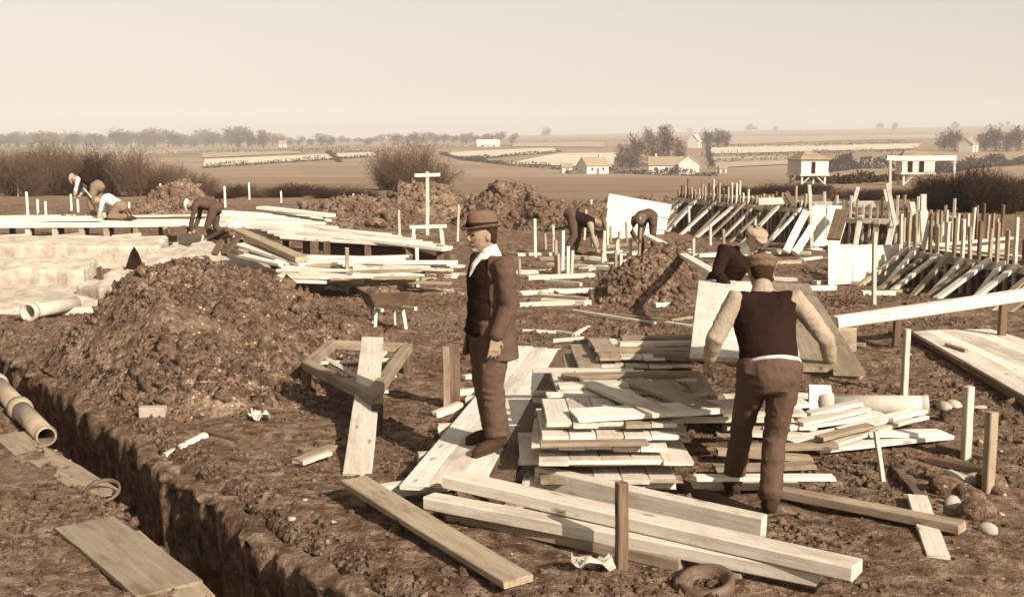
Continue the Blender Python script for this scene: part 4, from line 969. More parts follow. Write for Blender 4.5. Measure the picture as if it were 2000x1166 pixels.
o = mb.build('tarpaulin_cone', M_VEST); o.location = px(262, 566, .0)+Vector((0, 0, .26)); tag(o, 'dark pointed canvas bundle behind the crest of the big heap', 'bundle')
stg = thing('timber_staging', 'long low staging of pale boards on short posts where the left men work', 'staging', (-10, 28, 0))
SD = .42
for i in range(7):
    y = 26.6+i*.36; board((-15.2+random.uniform(-.5, .5), y, SD+random.uniform(0, .05)), (-7.0+random.uniform(-.6, .6), y+random.uniform(-.1, .1), SD+random.uniform(0, .05)), .30, .06, random.choice((0, 3, 3)), 'plank', parent=stg)
for i in range(6):
    y = 27+.4*i; x = -14+random.uniform(0, 3); board((x, y, SD+.08), (x+random.uniform(2, 4), y+.1, SD+.1+random.uniform(0, .06)), .25, .05, random.choice((0, 3)), 'plank', parent=stg)
for i in range(12):
    x = -14.6+i*.66+random.uniform(-.15, .15); board((x, 26.65, -.1), (x, 26.65, SD+.01), .12, .12, random.choice((1, 0)), 'post', parent=stg, up=(0, -1, 0))
    board((x, 28.6, -.1), (x, 28.6, SD+.01), .12, .12, 1, 'post', parent=stg, up=(0, -1, 0))
for i in range(5):
    x = -13.8+i*1.5; board((x, 26.55, random.uniform(.12, .2)), (x+random.uniform(.6, 1.0), 26.55, random.uniform(.12, .22)), .22, .04, random.choice((0, 1)), 'side_board', parent=stg, up=(0, -1, 0))
board((-15.3, 26.6, .0), (-7.2, 26.6, .0), .3, .08, 0, 'sole_plate', parent=stg)

# ------------------------------------------------------------------ formwork walls on the right
def formwork(P0, P1, h, n, post_h, label, rk, mats=(2, 2, 1), rake=.95, top=True, jitter=.16):
    P0 = Vector((P0[0], P0[1], 0)); P1 = Vector((P1[0], P1[1], 0)); d = (P1-P0); L = d.length; d.normalize(); nn = Vector((d.y, -d.x, 0))
    if nn.x > 0: nn = -nn
    t = thing('formwork_wall', label, 'formwork', P0.lerp(P1, .5)); bays = max(1, round(L/2.4)); rows = max(3, round(h/.17)); bh = h/rows
    for b in range(bays):
        for r in range(rows):
            a = P0+d*(L*b/bays+.01); e = P0+d*(L*(b+1)/bays-.01); z = .0+r*bh+bh/2
            board(a+Vector((0, 0, z))-nn*.0, e+Vector((0, 0, z)), bh*.97, .03, random.choice(mats), 'board', parent=t, up=nn, bow=.001)
    for i in range(n):
        s = (i+.5)/n; p = P0+d*L*s+nn*.06; hh = post_h*random.uniform(1-jitter, 1+jitter)
        board(p+Vector((0, 0, -.1)), p+Vector((random.uniform(-.03, .03), random.uniform(-.03, .03), hh)), .055, .05, random.choice((0, 1, 1, 2)), 'post', parent=t, up=nn)
    for s in rk:
        p = P0+d*L*s+nn*.13; a = p+nn*rake*random.uniform(.75, 1.2)+d*random.uniform(-.2, .2)
        board(Vector((a.x, a.y, -.06)), p+Vector((0, 0, h*random.uniform(.78, .98))), random.uniform(.08, .13), .05, random.choice((0, 3, 1, 3)), 'raker', parent=t, up=nn+Vector((0, 0, .3)))
    if top:
        board(P0+nn*.10+Vector((0, 0, h*.84)), P1+nn*.10+Vector((0, 0, h*.84)), .12, .05, 0, 'waler', parent=t, up=nn)
        board(P0-nn*.06+Vector((0, 0, h+.01)), P1-nn*.06+Vector((0, 0, h+.01)), .16, .04, 3, 'capping', parent=t)
    return t
formwork((4.75, 32.5), (7.05, 26.6), .95, 34, 1.22, 'shadowed formwork wall with raking struts beyond the flat-capped men', (.03, .1, .16, .22, .31, .36, .43, .5, .58, .64, .72, .82, .88, .95))
formwork((7.15, 26.3), (9.6, 24.6), .75, 20, 1.1, 'middle length of formwork linking the two strutted walls', tuple((i+.5)/8 for i in range(8)), (2, 2, 1))
formwork((6.62, 19.3), (7.75, 15.6), .64, 20, 1.1, 'near formwork wall bristling with posts at the right edge', (.03, .09, .15, .22, .3, .37, .45, .52, .6, .68, .76, .85, .91, .97), (2, 2, 2), .8)
formwork((6.75, 19.6), (9.4, 21.6), .55, 20, 1.1, 'back length of formwork posts behind the near wall', (), (1, 0, 2), .8)
def sheet(c, label, mat=3, rows=3, vert=False, name='shutter_sheet'):
    q = [Vector(a) for a in c]; t = thing(name, label, 'panel', (q[0].x, q[0].y, min(q[0].z, q[1].z)))
    n = (q[1]-q[0]).cross(q[3]-q[0]).normalized()
    if n.y > 0: n = -n
    for i in range(rows):
        s = (i+.5)/rows
        if vert: a, b = q[0].lerp(q[1], s), q[3].lerp(q[2], s); w = (q[1]-q[0]).length/rows
        else: a, b = q[0].lerp(q[3], s), q[1].lerp(q[2], s); w = (q[3]-q[0]).length/rows
        board(a, b, w*.985, .03, mat, 'board', parent=t, up=n, bow=.0005, rough=.001)
    for s in (.15, .85):
        a, b = (q[0].lerp(q[1], s), q[3].lerp(q[2], s)) if not vert else (q[0].lerp(q[3], s), q[1].lerp(q[2], s)); board(a-n*.06, b-n*.06, .08, .05, 1, 'batten', parent=t, up=n)
    return t
sheet([pd(1181, 464, 28.6), pd(1292, 470, 29.6), pd(1311, 402, 29.6), pd(1187, 378, 28.6)], 'big white sheet of shuttering set upright beside the strutted wall')
for s in (1200, 1280): 
    b = pd(s, 470, 29.2); board(Vector((b.x, b.y+.5, -.1)), Vector((b.x, b.y+.12, .6)), .08, .06, 1, 'prop', 'prop behind the big white sheet', 'prop', 'props behind the white sheet', up=(0, -1, 0))
sheet([pd(1616, 556, 18.9), pd(1757, 552, 19.1), pd(1757, 478, 19.1), pd(1616, 478, 18.9)], 'white boarded panel closing the end of the near formwork', 3, 3, True)
sheet([pd(1582, 482, 25.2), pd(1640, 478, 25.4), pd(1645, 402, 25.4), pd(1582, 402, 25.2)], 'white upright sheet between the two strutted walls', 3, 2, True)
board(pd(1628, 470, 24.2), pd(1645, 412, 25.0), .28, .05, 2, label='dark plank leaning against the middle formwork')
board(pd(1585, 474, 24.6)+Vector((0, 0, -.1)), pd(1580, 362, 24.7), .07, .06, 0, 'post', 'tall post at the join of the strutted walls', 'post', up=(0, -1, 0))
for a, b in (((1528, 482), (1574, 415)), ((1545, 484), (1585, 445))):
    board(pd(a[0], a[1], 23.8)+Vector((0, -.3, -.1)), pd(b[0], b[1], 24.6), .16, .05, 3, 'strut', 'bright stout strut propping the join of the strutted walls', 'strut', 'bright struts', up=(0, -1, .5))
board(pd(1482, 394, 26.9), pd(1548, 392, 26.7), .16, .05, 3, 'rail', 'short white rail fixed across the upper posts', 'rail', up=(0, -1, 0))
board(pd(1590, 400, 26.3), pd(1728, 398, 25.6), .14, .05, 3, 'rail', 'long white rail along the top of the middle formwork', 'rail', up=(0, -1, 0))
board(pd(1535, 376, 26.7), pd(1552, 402, 26.6), .12, .04, 2, 'offcut', 'dark offcut hanging askew on the upper posts', 'offcut', up=(0, -1, 0))
for a, b, y in (((1740, 405), (1728, 370), 25.5), ((1748, 420), (1732, 358), 25.0), ((1660, 402), (1675, 366), 26), ((1800, 470), (1803, 380), 19.0), ((1790, 472), (1780, 395), 20)):
    board(pd(a[0], a[1]+20, y), pd(b[0], b[1], y), .09, .05, 0, 'post', 'lone post leaning out above the middle formwork', 'post', 'leaning posts above the middle formwork', up=(0, -1, 0))
board(pd(1808, 480, 18.6)+Vector((0, 0, -.05)), pd(1803, 412, 18.5), .13, .04, 3, 'board', 'broad white upright board among the near formwork posts', 'board', up=(0, -1, 0))
# timbers lying in the middle distance
GM = 'timbers lying about the middle trenches'
for u0, v0, u1, v1, w, m_ in ((1012, 578, 1160, 572, .14, 3), (1015, 600, 1155, 596, .08, 0), (1030, 546, 1160, 540, .2, 0), (1010, 500, 1120, 498, .14, 0), (1140, 530, 1240, 512, .25, 0), (1290, 572, 1365, 566, .12, 0), (1278, 600, 1360, 594, .11, 3), (1355, 505, 1440, 502, .16, 3), (1350, 525, 1430, 520, .1, 0), (1100, 420, 1145, 414, .3, 3), (1140, 425, 1185, 427, .15, 0), (1345, 452, 1420, 455, .12, 1), (1480, 500, 1600, 488, .2, 0), (1470, 520, 1560, 514, .15, 1), (1180, 485, 1250, 478, .2, 1), (1590, 556, 1660, 552, .14, 0), (1660, 556, 1760, 560, .16, 1), (1195, 500, 1300, 492, .3, 0)):
    bd(u0, v0, None, u1, v1, None, w, .07, m_, 'pale timber lying across the diggings in the middle distance', GM)
board(pd(1262, 462, 22.5), px(1412, 548, .72), .14, .05, 3, label='long pale plank sloping over the crest of the dark heap')
GB = 'poles and branches on the open ground'
for u0, v0, u1, v1, w, m_ in ((1120, 610, 1280, 632, .05, 0), (1180, 616, 1355, 634, .05, 1), (1020, 648, 1085, 650, .04, 0), (1085, 648, 1130, 658, .04, 0), (1120, 660, 1150, 640, .04, 0), (1300, 632, 1365, 640, .06, 0), (1080, 668, 1140, 664, .06, 0), (1620, 668, 1690, 674, .08, 1), (1310, 628, 1350, 622, .06, 1), (1560, 730, 1620, 736, .06, 2)):
    bd(u0, v0, None, u1, v1, None, w, .04, m_, 'thin pole lying on the trampled ground behind the shuttering stacks', GB, bow=.02)

rr = random.Random(99)
for i in range(46):
    u = rr.uniform(1005, 1420); v = rr.uniform(470, 600); L = rr.uniform(25, 110)
    if 1150 < u+L/2 < 1420 and v > 545: continue
    bd(u, v, None, u+L, v+rr.uniform(-7, 7), None, rr.uniform(.05, .16), rr.uniform(.03, .08), rr.choice((0, 0, 1, 3, 2)), 'scattered batten among the pegs and trenches in the middle of the site', 'scattered battens in the middle of the site')
for i in range(13):
    u = rr.uniform(1000, 1240); v = rr.uniform(470, 545)
    stake(u, v-rr.uniform(25, 60), v, .05, 'thin upright peg driven among the trenches in the middle of the site', 'pegs in the middle of the site', rr.choice((0, 1, 1)), (rr.uniform(-.06, .06), 0))
for i in range(30):
    u = rr.uniform(600, 900); v = rr.uniform(520, 580); L = rr.uniform(20, 80)
    bd(u, v, None, u+L, v+rr.uniform(-8, 8), None, rr.uniform(.05, .16), rr.uniform(.03, .06), rr.choice((0, 1, 3, 2)), 'loose batten spilled at the foot of the big timber pile', 'loose battens below the timber pile')
for i in range(22):
    u = rr.uniform(1440, 1780); v = rr.uniform(480, 580); L = rr.uniform(20, 90)
    bd(u, v, None, u+L, v+rr.uniform(-8, 8), None, rr.uniform(.05, .16), rr.uniform(.03, .08), rr.choice((0, 1, 3, 2)), 'loose batten strewn at the foot of the formwork walls', 'loose battens below the formwork')

# ------------------------------------------------------------------ people
def solid(mb, name, mat, parent, vox, smooth=6, amp=0.0, fs=9.0, seed=1, fac=.5):
    me = mb.mesh('tmp'); o = bpy.data.objects.new('tmp', me); C.objects.link(o)
    r = o.modifiers.new('r', 'REMESH'); r.mode = 'VOXEL'; r.voxel_size = vox; r.use_smooth_shade = True
    if smooth: s = o.modifiers.new('s', 'SMOOTH'); s.factor = fac; s.iterations = smooth
    dg = bpy.context.evaluated_depsgraph_get(); dg.update()
    m2 = bpy.data.meshes.new_from_object(o.evaluated_get(dg)); bpy.data.objects.remove(o); bpy.data.meshes.remove(me)
    n = len(m2.vertices)
    if amp:
        co = np.empty(n*3, np.float32); m2.vertices.foreach_get('co', co); co = co.reshape(-1, 3).astype(float)
        no = np.empty(n*3, np.float32); m2.vertex_normals.foreach_get('vector', no); no = no.reshape(-1, 3)
        q = co*np.array([fs, fs, fs*1.7]); q = q+.6*np.stack([vn3(co*4+5, seed), vn3(co*4+9, seed+1), vn3(co*4, seed+2)], 1)
        d = 1-2*np.abs(vn3(q, seed+3)); d = d+.4*vn3(q*2.1, seed+4)
        co = co+no*(d*amp)[:, None]; m2.vertices.foreach_set('co', co.astype(np.float32).ravel()); m2.update()
    for p in m2.polygons: p.use_smooth = True
    m2.name = name; m2.materials.clear(); m2.materials.append(mat)
    return link(bpy.data.objects.new(name, m2), parent)
V = Vector
def lerpr(ps, rs, k):                      # resample a limb
    return ps, rs
def hand(mb, w, d, n, thumb, curl=.45, s=1.0):
    d = d.normalized(); n = (n-d*n.dot(d)).normalized(); sd = d.cross(n)
    mb.loft([w-d*.02, w+d*.03*s, w+d*.085*s], [(.026*s, .02*s), (.038*s, .017*s), (.042*s, .014*s)], sd, 10)
    for k, (o, L) in enumerate(((-.034, .062), (-.0115, .074), (.0115, .08), (.034, .072))):
        o *= -thumb; p = w+d*.085*s+sd*o*s; a = d.copy(); pts = [p-d*.01]; an = 0
        for j in range(3):
            an += curl*(.55+.25*j); a = d*math.cos(an)+n*math.sin(an)+sd*o*2.0; p = p+a*L*s*(.42, .32, .26)[j]; pts.append(p)
        mb.loft(pts, [(.0095*s,)*2, (.0092*s,)*2, (.0085*s,)*2, (.0072*s,)*2], sd, 8)
    p = w+d*.02*s+sd*thumb*.03*s; a = (d*.7+sd*thumb*.6+n*.35).normalized(); q = p+a*.045*s; a2 = (d*.9+sd*thumb*.15+n*.4).normalized()
    mb.loft([p, q, q+a2*.035*s], [(.013*s,)*2, (.011*s,)*2, (.008*s,)*2], n, 8)
def person(label, loc, rz, J, spec, vox=.012, near=True, group=None):
    t = thing('person', label, 'person', loc, rz, group)
    g = lambda k: V(J[k])
    pel, ch, nk, hd = g('pelvis'), g('chest'), g('neck'), g('head')
    up = (hd-nk).normalized() if 'hup' not in J else V(J['hup']).normalized(); fw = V(J['face']).normalized(); fw = (fw-up*fw.dot(up)).normalized(); sd = up.cross(fw)
    bl = V(J.get('side', (0, 1, 0)))                       # body's left
    # --- body: torso, neck, head, arms, hands, legs
    mb = MB(); mid = pel.lerp(ch, .5)
    mb.loft([pel-(ch-pel)*.22, pel, mid, ch, ch.lerp(nk, .55)], [(.13, .10), (.155, .11), (.14, .10), (.165, .115), (.13, .085)], bl)
    mb.loft([ch.lerp(nk, .6), nk, nk.lerp(hd, .5)], [(.075, .07), (.056, .058), (.053, .058)], bl)
    Hm = Matrix((fw, sd, up)).transposed()
    def hp(x, y, z): return hd+fw*x+sd*y+up*z
    mb.loft([hp(.028, 0, -.105), hp(.022, 0, -.07), hp(.012, 0, -.02), hp(.002, 0, .035), hp(-.006, 0, .08), hp(-.008, 0, .11)], [(.038, .042), (.056, .064), (.07, .085), (.076, .096), (.066, .086), (.04, .055)], sd, 16)
    mb.loft([hp(.085, 0, .028), hp(.104, 0, -.012), hp(.094, 0, -.028)], [(.009, .008), (.014, .013), (.016, .008)], sd, 8)
    mb.ell(hp(.078, 0, -.062), (.02, .026, .008), 10, 6, Hm); mb.ell(hp(.068, 0, -.098), (.026, .028, .02), 10, 6, Hm); mb.ell(hp(.08, 0, .04), (.018, .055, .01), 10, 6, Hm)
    for s in (-1, 1): mb.ell(hp(-.004, s*.077, -.005), (.02, .009, .032), 8, 6, Hm)
    arms = []
    for s, k in ((1, 'l'), (-1, 'r')):
        a, e, w = g('sh'+k), g('el'+k), g('wr'+k); arms.append((a, e, w, k, s))
        mb.loft([a+(ch-a)*.15, a.lerp(e, .3), e, e.lerp(w, .3), w], [(.052, .052), (.047, .05), (.038, .038), (.04, .038), (.027, .024)], fw, 12)
        hn = V(J.get('palm'+k, (0, -s, 0))); hdir = V(J['hand'+k]) if 'hand'+k in J else (w-e)
        if near: hand(mb, w, hdir, hn, J.get('thumb'+k, 1), J.get('curl'+k, .45))
        else: mb.ell(w+hdir.normalized()*.07, (.05, .05, .05), 8, 6)
        h_, k_, n_ = g('hip'+k), g('kn'+k), g('an'+k)
        mb.loft([h_+V((0, 0, .05)), h_.lerp(k_, .5), k_, k_.lerp(n_, .3), n_], [(.085, .09), (.072, .078), (.052, .055), (.05, .056), (.034, .038)], bl, 12)
        ft = V(J['toe'+k]); mb.loft([n_, n_.lerp(ft, .5)-V((0, 0, .01)), ft], [(.035, .04), (.04, .03), (.036, .02)], bl, 10)
    solid(mb, 'body', M_SKIN, t, .0058 if near else .016, 2 if near else 3)
    # --- trousers
    W = spec.get('wide', 1.0); mb = MB()
    wt = pel.lerp(ch, .34)
    mb.loft([pel-(ch-pel)*.3, pel-(ch-pel)*.1, pel, pel.lerp(ch, .2), wt], [(.15, .125), (.17, .145), (.172, .14), (.165, .125), (.16, .12)], bl, 20)
    for s, k in ((1, 'l'), (-1, 'r')):
        h_, k_, n_ = g('hip'+k), g('kn'+k), g('an'+k); ee = n_+V((0, 0, .035))
        mb.loft([h_+V((0, 0, .06)), h_.lerp(k_, .35), h_.lerp(k_, .75), k_, k_.lerp(n_, .4), k_.lerp(n_, .8), ee], [(.104*W, .115*W), (.092*W, .102*W), (.076*W, .084*W), (.07*W, .078*W), (.067*W, .075*W), (.068*W, .078*W), (.072*W, .084*W)], bl, 16)
    solid(mb, 'trousers', spec['trousers'], t, .009 if near else vox, 2, .006 if near else .0, 12, 3)
    # --- boots
    for s, k in ((1, 'l'), (-1, 'r')):
        n_, ft = g('an'+k), V(J['toe'+k]); d = (ft-n_); hd_ = V((d.x, d.y, 0)).normalized() if V((d.x, d.y, 0)).length > .02 else V((1, 0, 0))
        upv = V(J.get('bootup'+k, (0, 0, 1))); hl = n_-d.normalized()*.05-upv*.045
        mb = MB(); mb.loft([n_+upv*.09, n_+upv*.01, n_-upv*.04], [(.047, .055), (.048, .058), (.046, .06)], bl, 12)
        mb.loft([hl, n_.lerp(ft, .45)-upv*.012, ft+upv*.004, ft+d.normalized()*.05-upv*.003], [(.036, .034), (.042, .042), (.044, .032), (.03, .022)], bl, 12)
        mb.loft([hl-upv*.03, n_.lerp(ft, .5)-upv*.05, ft+d.normalized()*.06-upv*.03], [(.038, .014), (.044, .013), (.032, .012)], bl, 10)
        solid(mb, 'boot', M_BOOT, t, .008 if near else .016, 3, .002 if near else 0, 20, 5)
    # --- upper clothes
    top = spec['top']
    def torso(k, lo, off=V((0, 0, 0)), dn=0.0, hem=1.0):
        mb = MB(); ax = (ch-pel).normalized(); b0 = pel.lerp(ch, lo)+off
        ps = [b0-ax*dn, b0] if dn else [b0]
        rs = [(.185*k*hem, .145*k*hem), (.178*k, .135*k)] if dn else [(.172*k, .13*k)]
        ps += [pel.lerp(ch, .55)+off, pel.lerp(ch, .85)+off, ch+off, ch.lerp(nk, .45)+off*.6, ch.lerp(nk, .8)]
        rs += [(.172*k, .128*k), (.188*k, .136*k), (.2*k, .134*k), (.18*k, .105*k), (.085*k, .07*k)]
        mb.loft(ps, rs, bl, 22); return mb
    def sleeves(mb, r=1.0):
        for a, e, w, k, s in arms:
            w2 = e.lerp(w, spec.get('cuff', .93))
            mb.loft([a+(ch-a)*.3, a, a.lerp(e, .4), e, e.lerp(w, .4), w2], [(.07*r, .072*r), (.068*r, .072*r), (.058*r, .062*r), (.053*r, .056*r), (.05*r, .052*r), (.042*r, .042*r)], fw, 14)
        return mb
    A = .007 if near else .0
    if top == 'jacket':
        bfw = V(J.get('bfw', (1, 0, 0)))
        mb = MB(); rg = [(-.24, .205, .178, .62), (-.14, .2, .168, .56), (0, .19, .15, .5), (.14, .185, .142, .5), (.28, .198, .148, .46), (.40, .205, .142, .4), (.475, .19, .118, .36), (.525, .13, .085, .4)]
        n = 30; ax = (ch-pel).normalized(); o0 = len(mb.v)
        for (h_, a_, b_, gp_) in rg:
            c_ = pel+ax*h_-bfw*.012
            for off in (.0, -.022):
                for i in range(n+1):
                    g2 = gp_*2.0; th = g2+(2*math.pi-gp_-g2)*i/n
                    mb.v.append(tuple(c_+bfw*math.cos(th)*(b_+off)+bl*math.sin(th)*(a_+off)))
        m_ = n+1
        for j in range(len(rg)-1):
            o1 = o0+j*2*m_; o2 = o1+2*m_
            for i in range(n):
                mb.f.append((o1+i, o1+i+1, o2+i+1, o2+i)); mb.f.append((o1+m_+i+1, o1+m_+i, o2+m_+i, o2+m_+i+1))
            mb.f.append((o1, o2, o2+m_, o1+m_)); mb.f.append((o1+n, o1+m_+n, o2+m_+n, o2+n))
        for o1, fl_ in ((o0, 0), (o0+(len(rg)-1)*2*m_, 1)):
            for i in range(n):
                q_ = (o1+i, o1+m_+i, o1+m_+i+1, o1+i+1); mb.f.append(q_ if not fl_ else q_[::-1])
        sleeves(mb, 1.08)
        solid(mb, 'jacket', spec['top_mat'], t, .009, 3, A*.8, 8, 11)
        mb = MB(); mb.loft([nk+bfw*.045, ch.lerp(nk, .55)+bfw*.115, ch.lerp(nk, .1)+bfw*.147], [(.05, .02), (.044, .018), (.014, .008)], bl, 14); solid(mb, 'shirt_front', M_SHIRTW, t, .008, 2)
        mb = MB(); mb.loft([nk+bfw*.066-V((0, 0, .01)), ch.lerp(nk, .55)+bfw*.135, ch.lerp(nk, .1)+bfw*.158], [(.018, .01), (.014, .007), (.02, .007)], bl, 10); mb.build('tie', M_VEST, t, True)
        mb = torso(.93, .0, bfw*.02, .05); solid(mb, 'waistcoat', M_VEST, t, vox, 4, A*.6, 9, 13)
    elif top == 'vest':
        mb = torso(1.04, .16)
        for a, e, w, k, s in arms: mb.loft([ch.lerp(a, .5)+V((0, 0, .02)), ch.lerp(a, .9)], [(.085, .08), (.07, .068)], fw, 14)
        solid(mb, 'waistcoat', spec['top_mat'], t, vox, 4, A*.8, 7, 11)
        mb = torso(.9, .04); sleeves(mb, 1.0); solid(mb, 'shirt', spec['shirt'], t, vox, 3, A*.5, 15, 15)
    else:
        mb = torso(1.0, .05); sleeves(mb, 1.1); solid(mb, 'shirt' if top == 'shirt' else 'coat', spec['top_mat'], t, vox, 4, A, 8, 11)
    # --- collar, hair, eyes, mouth
    if near or spec.get('collar'):
        mb = MB(); mb.loft([ch.lerp(nk, .72), nk+(hd-nk)*.02, nk.lerp(hd, .3)], [(.095, .09), (.068, .07), (.062, .066)], bl, 16); solid(mb, 'collar', spec.get('collar', M_SHIRT), t, .008, 2)
    if near:
        mb = MB(); mb.loft([hp(-.05, 0, -.06), hp(-.034, 0, -.01), hp(-.02, 0, .045), hp(-.012, 0, .09)], [(.05, .042), (.071, .064), (.079, .085), (.06, .078)], sd, 16); solid(mb, 'hair', M_HAIR, t, .008, 2, .002, 40, 2)
        for s in (-1, 1):
            mb = MB(); mb.ell(hp(.078, s*.031, .016), (.012, .016, .009), 10, 6, Hm); mb.build('eye', M_EYE, t, True)
        mb = MB(); mb.ell(hp(.090, 0, -.062), (.012, .026, .005), 10, 5, Hm); mb.build('mouth', M_JACK, t, True)
    # --- hat or cap
    hat = spec.get('hat')
    if hat == 'fedora':
        Q = Hm @ Matrix.Rotation(R(-4), 3, 'Y'); c = hp(-.004, 0, .062)
        mb = MB(); n = 32; vs = []
        prof = [(1.0, 0), (1.0, .04), (.97, .08), (.92, .108), (.8, .124), (.45, .12), (0.01, .112)]
        for r, z in prof:
            for i in range(n):
                a = 2*math.pi*i/n; x = math.cos(a)*.102*r; y = math.sin(a)*.085*r; dz = -.022*math.exp(-(y/.028)**2) if z > .1 else 0
                y *= 1-.16*max(0, math.cos(a))*(z > .06); vs.append(c+Q @ V((x, y, z+dz)))
        mb.add(vs, [(j*n+i, j*n+(i+1) % n, (j+1)*n+(i+1) % n, (j+1)*n+i) for j in range(len(prof)-1) for i in range(n)])
        crown_o = mb.build('hat', spec['hat_mat'], t, True)
        mb = MB(); vs = []; pr = [(.97, .0, 0), (1.0, .004, 0), (1.34, .010, 1), (1.37, .004, 1), (1.34, -.002, 1), (.97, -.006, 0)]
        for r, z, o_ in pr:
            for i in range(n):
                a = 2*math.pi*i/n; x = math.cos(a)*.102*r; y = math.sin(a)*.088*r; dz = .018*o_*abs(math.sin(a))-.014*o_*max(0, math.cos(a)); vs.append(c+Q @ V((x, y, z+dz)))
        mb.add(vs, [(j*n+i, j*n+(i+1) % n, (j+1)*n+(i+1) % n, (j+1)*n+i) for j in range(len(pr)-1) for i in range(n)]); mb.build('brim', spec['hat_mat'], crown_o, True)
        mb = MB(); vs = []
        for r, z in ((1.0, .004), (1.02, .004), (1.02, .04), (1.0, .04)):
            for i in range(n): a = 2*math.pi*i/n; vs.append(c+Q @ V((math.cos(a)*.104*r, math.sin(a)*.087*r, z)))
        mb.add(vs, [(j*n+i, j*n+(i+1) % n, (j+1)*n+(i+1) % n, (j+1)*n+i) for j in range(3) for i in range(n)]); mb.build('hat_band', M_VEST, crown_o, True)
    elif hat == 'cap':
        mb = MB(); mb.ell(hp(.0, 0, .078), (.125, .115, .042), 20, 9, Hm); mb.ell(hp(-.01, 0, .05), (.1, .092, .05), 18, 9, Hm)
        mb.loft([hp(.07, 0, .06), hp(.12, 0, .05), hp(.15, 0, .034)], [(.075, .014), (.07, .012), (.045, .008)], sd, 14)
        solid(mb, 'flat_cap', spec['hat_mat'], t, .009 if near else .014, 3, .003 if near else 0, 22, 4)
    if spec.get('belt'):
        mb = MB(); p = pel.lerp(ch, .09); ax = (ch-pel).normalized(); mb.loft([p-ax*.009-bl*.016, p+ax*.009-bl*.016], [(.178, .152), (.178, .152)], bl, 24, False); mb.build('waistband', M_SHIRTW, t, True)
    return t

# man in the hat: forward = +x locally, left = +y
STAND = dict(pelvis=(0, 0, .93), chest=(-.01, 0, 1.28), neck=(.0, 0, 1.47), head=(.045, 0, 1.595), hup=(.10, 0, 1), face=(1, .05, -.12),
    shl=(-.02, .19, 1.40), ell=(-.03, .235, 1.11), wrl=(.055, .225, .87), shr=(-.02, -.19, 1.40), elr=(-.06, -.25, 1.13), wrr=(.0, -.2, .9),
    handl=(.05, 0, -1), palml=(0, -1, .0), thumbl=1, curll=.35, handr=(.1, 0, -1), palmr=(0, 1, 0), thumbr=-1, curlr=.6,
    hipl=(0, .095, .9), knl=(.03, .11, .49), anl=(-.005, .125, .10), toel=(.125, .15, .045), hipr=(0, -.095, .9), knr=(-.01, -.11, .49), anr=(-.085, -.12, .10), toer=(.045, -.15, .045))
p1 = px(950, 884, SZ+.035)
person('man in a brown suit and felt hat standing in profile on the staging', p1+V((.02, .12, .008)), R(180+24), STAND,
       dict(trousers=M_TROU, top='jacket', top_mat=M_JACK, hat='fedora', hat_mat=M_HAT, collar=M_SHIRTW, wide=1.0), .011).scale = (1.1, 1.1, .955)
# worker walking away with the panel: forward = +x
WALK = dict(pelvis=(.02, 0, .93), chest=(.19, .01, 1.23), neck=(.30, .0, 1.39), head=(.385, -.005, 1.485), hup=(.4, 0, 1), face=(1, .1, -.35),
    shl=(.20, .185, 1.34), ell=(.12, .33, 1.10), wrl=(.26, .34, .91), shr=(.20, -.185, 1.34), elr=(.14, -.37, 1.10), wrr=(.27, -.45, .90),
    handl=(.7, .1, -.55), palml=(.0, -1, .35), thumbl=1, curll=.9, handr=(.7, -.1, -.5), palmr=(0, 1, .35), thumbr=-1, curlr=.9,
    hipl=(.02, .095, .9), knl=(.27, .11, .52), anl=(.40, .13, .10), toel=(.56, .14, .045), hipr=(.02, -.095, .9), knr=(.06, -.05, .49), anr=(-.08, -.0, .12), toer=(.07, -.02, .045))
p2 = gz(px(1497, 1008), .0)
person('worker in a flat cap and dark waistcoat walking away holding the carried panel', p2+V((.0, .0, .01)), R(90), WALK,
       dict(trousers=M_WTROU, top='vest', top_mat=M_VEST, shirt=M_SHIRT, hat='cap', hat_mat=M_CAP, belt=True, cuff=.78, wide=1.02, collar=M_SHIRT), .011)
# worker at the far end of the panel
FRONT = dict(pelvis=(0, 0, .90), chest=(.22, .02, 1.14), neck=(.34, .03, 1.27), head=(.42, .05, 1.355), hup=(.4, .0, .9), face=(.9, -.1, -.4),
    shl=(.24, .19, 1.24), ell=(.24, .27, 1.0), wrl=(.42, .28, .90), shr=(.24, -.19, 1.24), elr=(.24, -.27, 1.0), wrr=(.42, -.28, .90), handl=(.6, 0, -.3), palml=(0, -1, .4), handr=(.6, 0, -.3), palmr=(0, 1, .4), thumbr=-1, curll=.9, curlr=.9,
    hipl=(0, .095, .86), knl=(.16, .11, .47), anl=(.04, .12, .10), toel=(.19, .14, .045), hipr=(0, -.095, .86), knr=(.05, -.1, .47), anr=(-.18, -.1, .10), toer=(-.03, -.12, .045))
p3 = Vector((2.2, 11.8, 0)); p3.z = g1(p3.x, p3.y)
person('worker in dark coat and pale flat cap at the far end of the carried panel', p3, R(-62), FRONT,
       dict(trousers=M_VEST, top='coat', top_mat=M_VEST, hat='cap', hat_mat=M_CAPP, collar=M_SHIRTW), .012)
# the panel they carry
cp = thing('carried_panel', 'wide boarded panel carried between the two capped workers', 'panel', (1.8, 9, .9))
q = [px(1350, 697, .90), px(1690, 738, .90), px(1578, 560, .915), px(1366, 551, .915)]
for i in range(6):
    s0, s1 = i/6, (i+1)/6; s = (s0+s1)/2; a, b = q[0].lerp(q[1], s), q[3].lerp(q[2], s)
    board(a, b, (q[1]-q[0]).length/6*.985, .028, (3, 3, 3, 0, 1, 1)[i], 'board', parent=cp, bow=.0005, rough=.002)
for s in (.04, .5, .96): board(q[0].lerp(q[3], s)+V((0, 0, -.045)), q[1].lerp(q[2], s)+V((0, 0, -.045)), .09, .044, 1, 'batten', parent=cp)

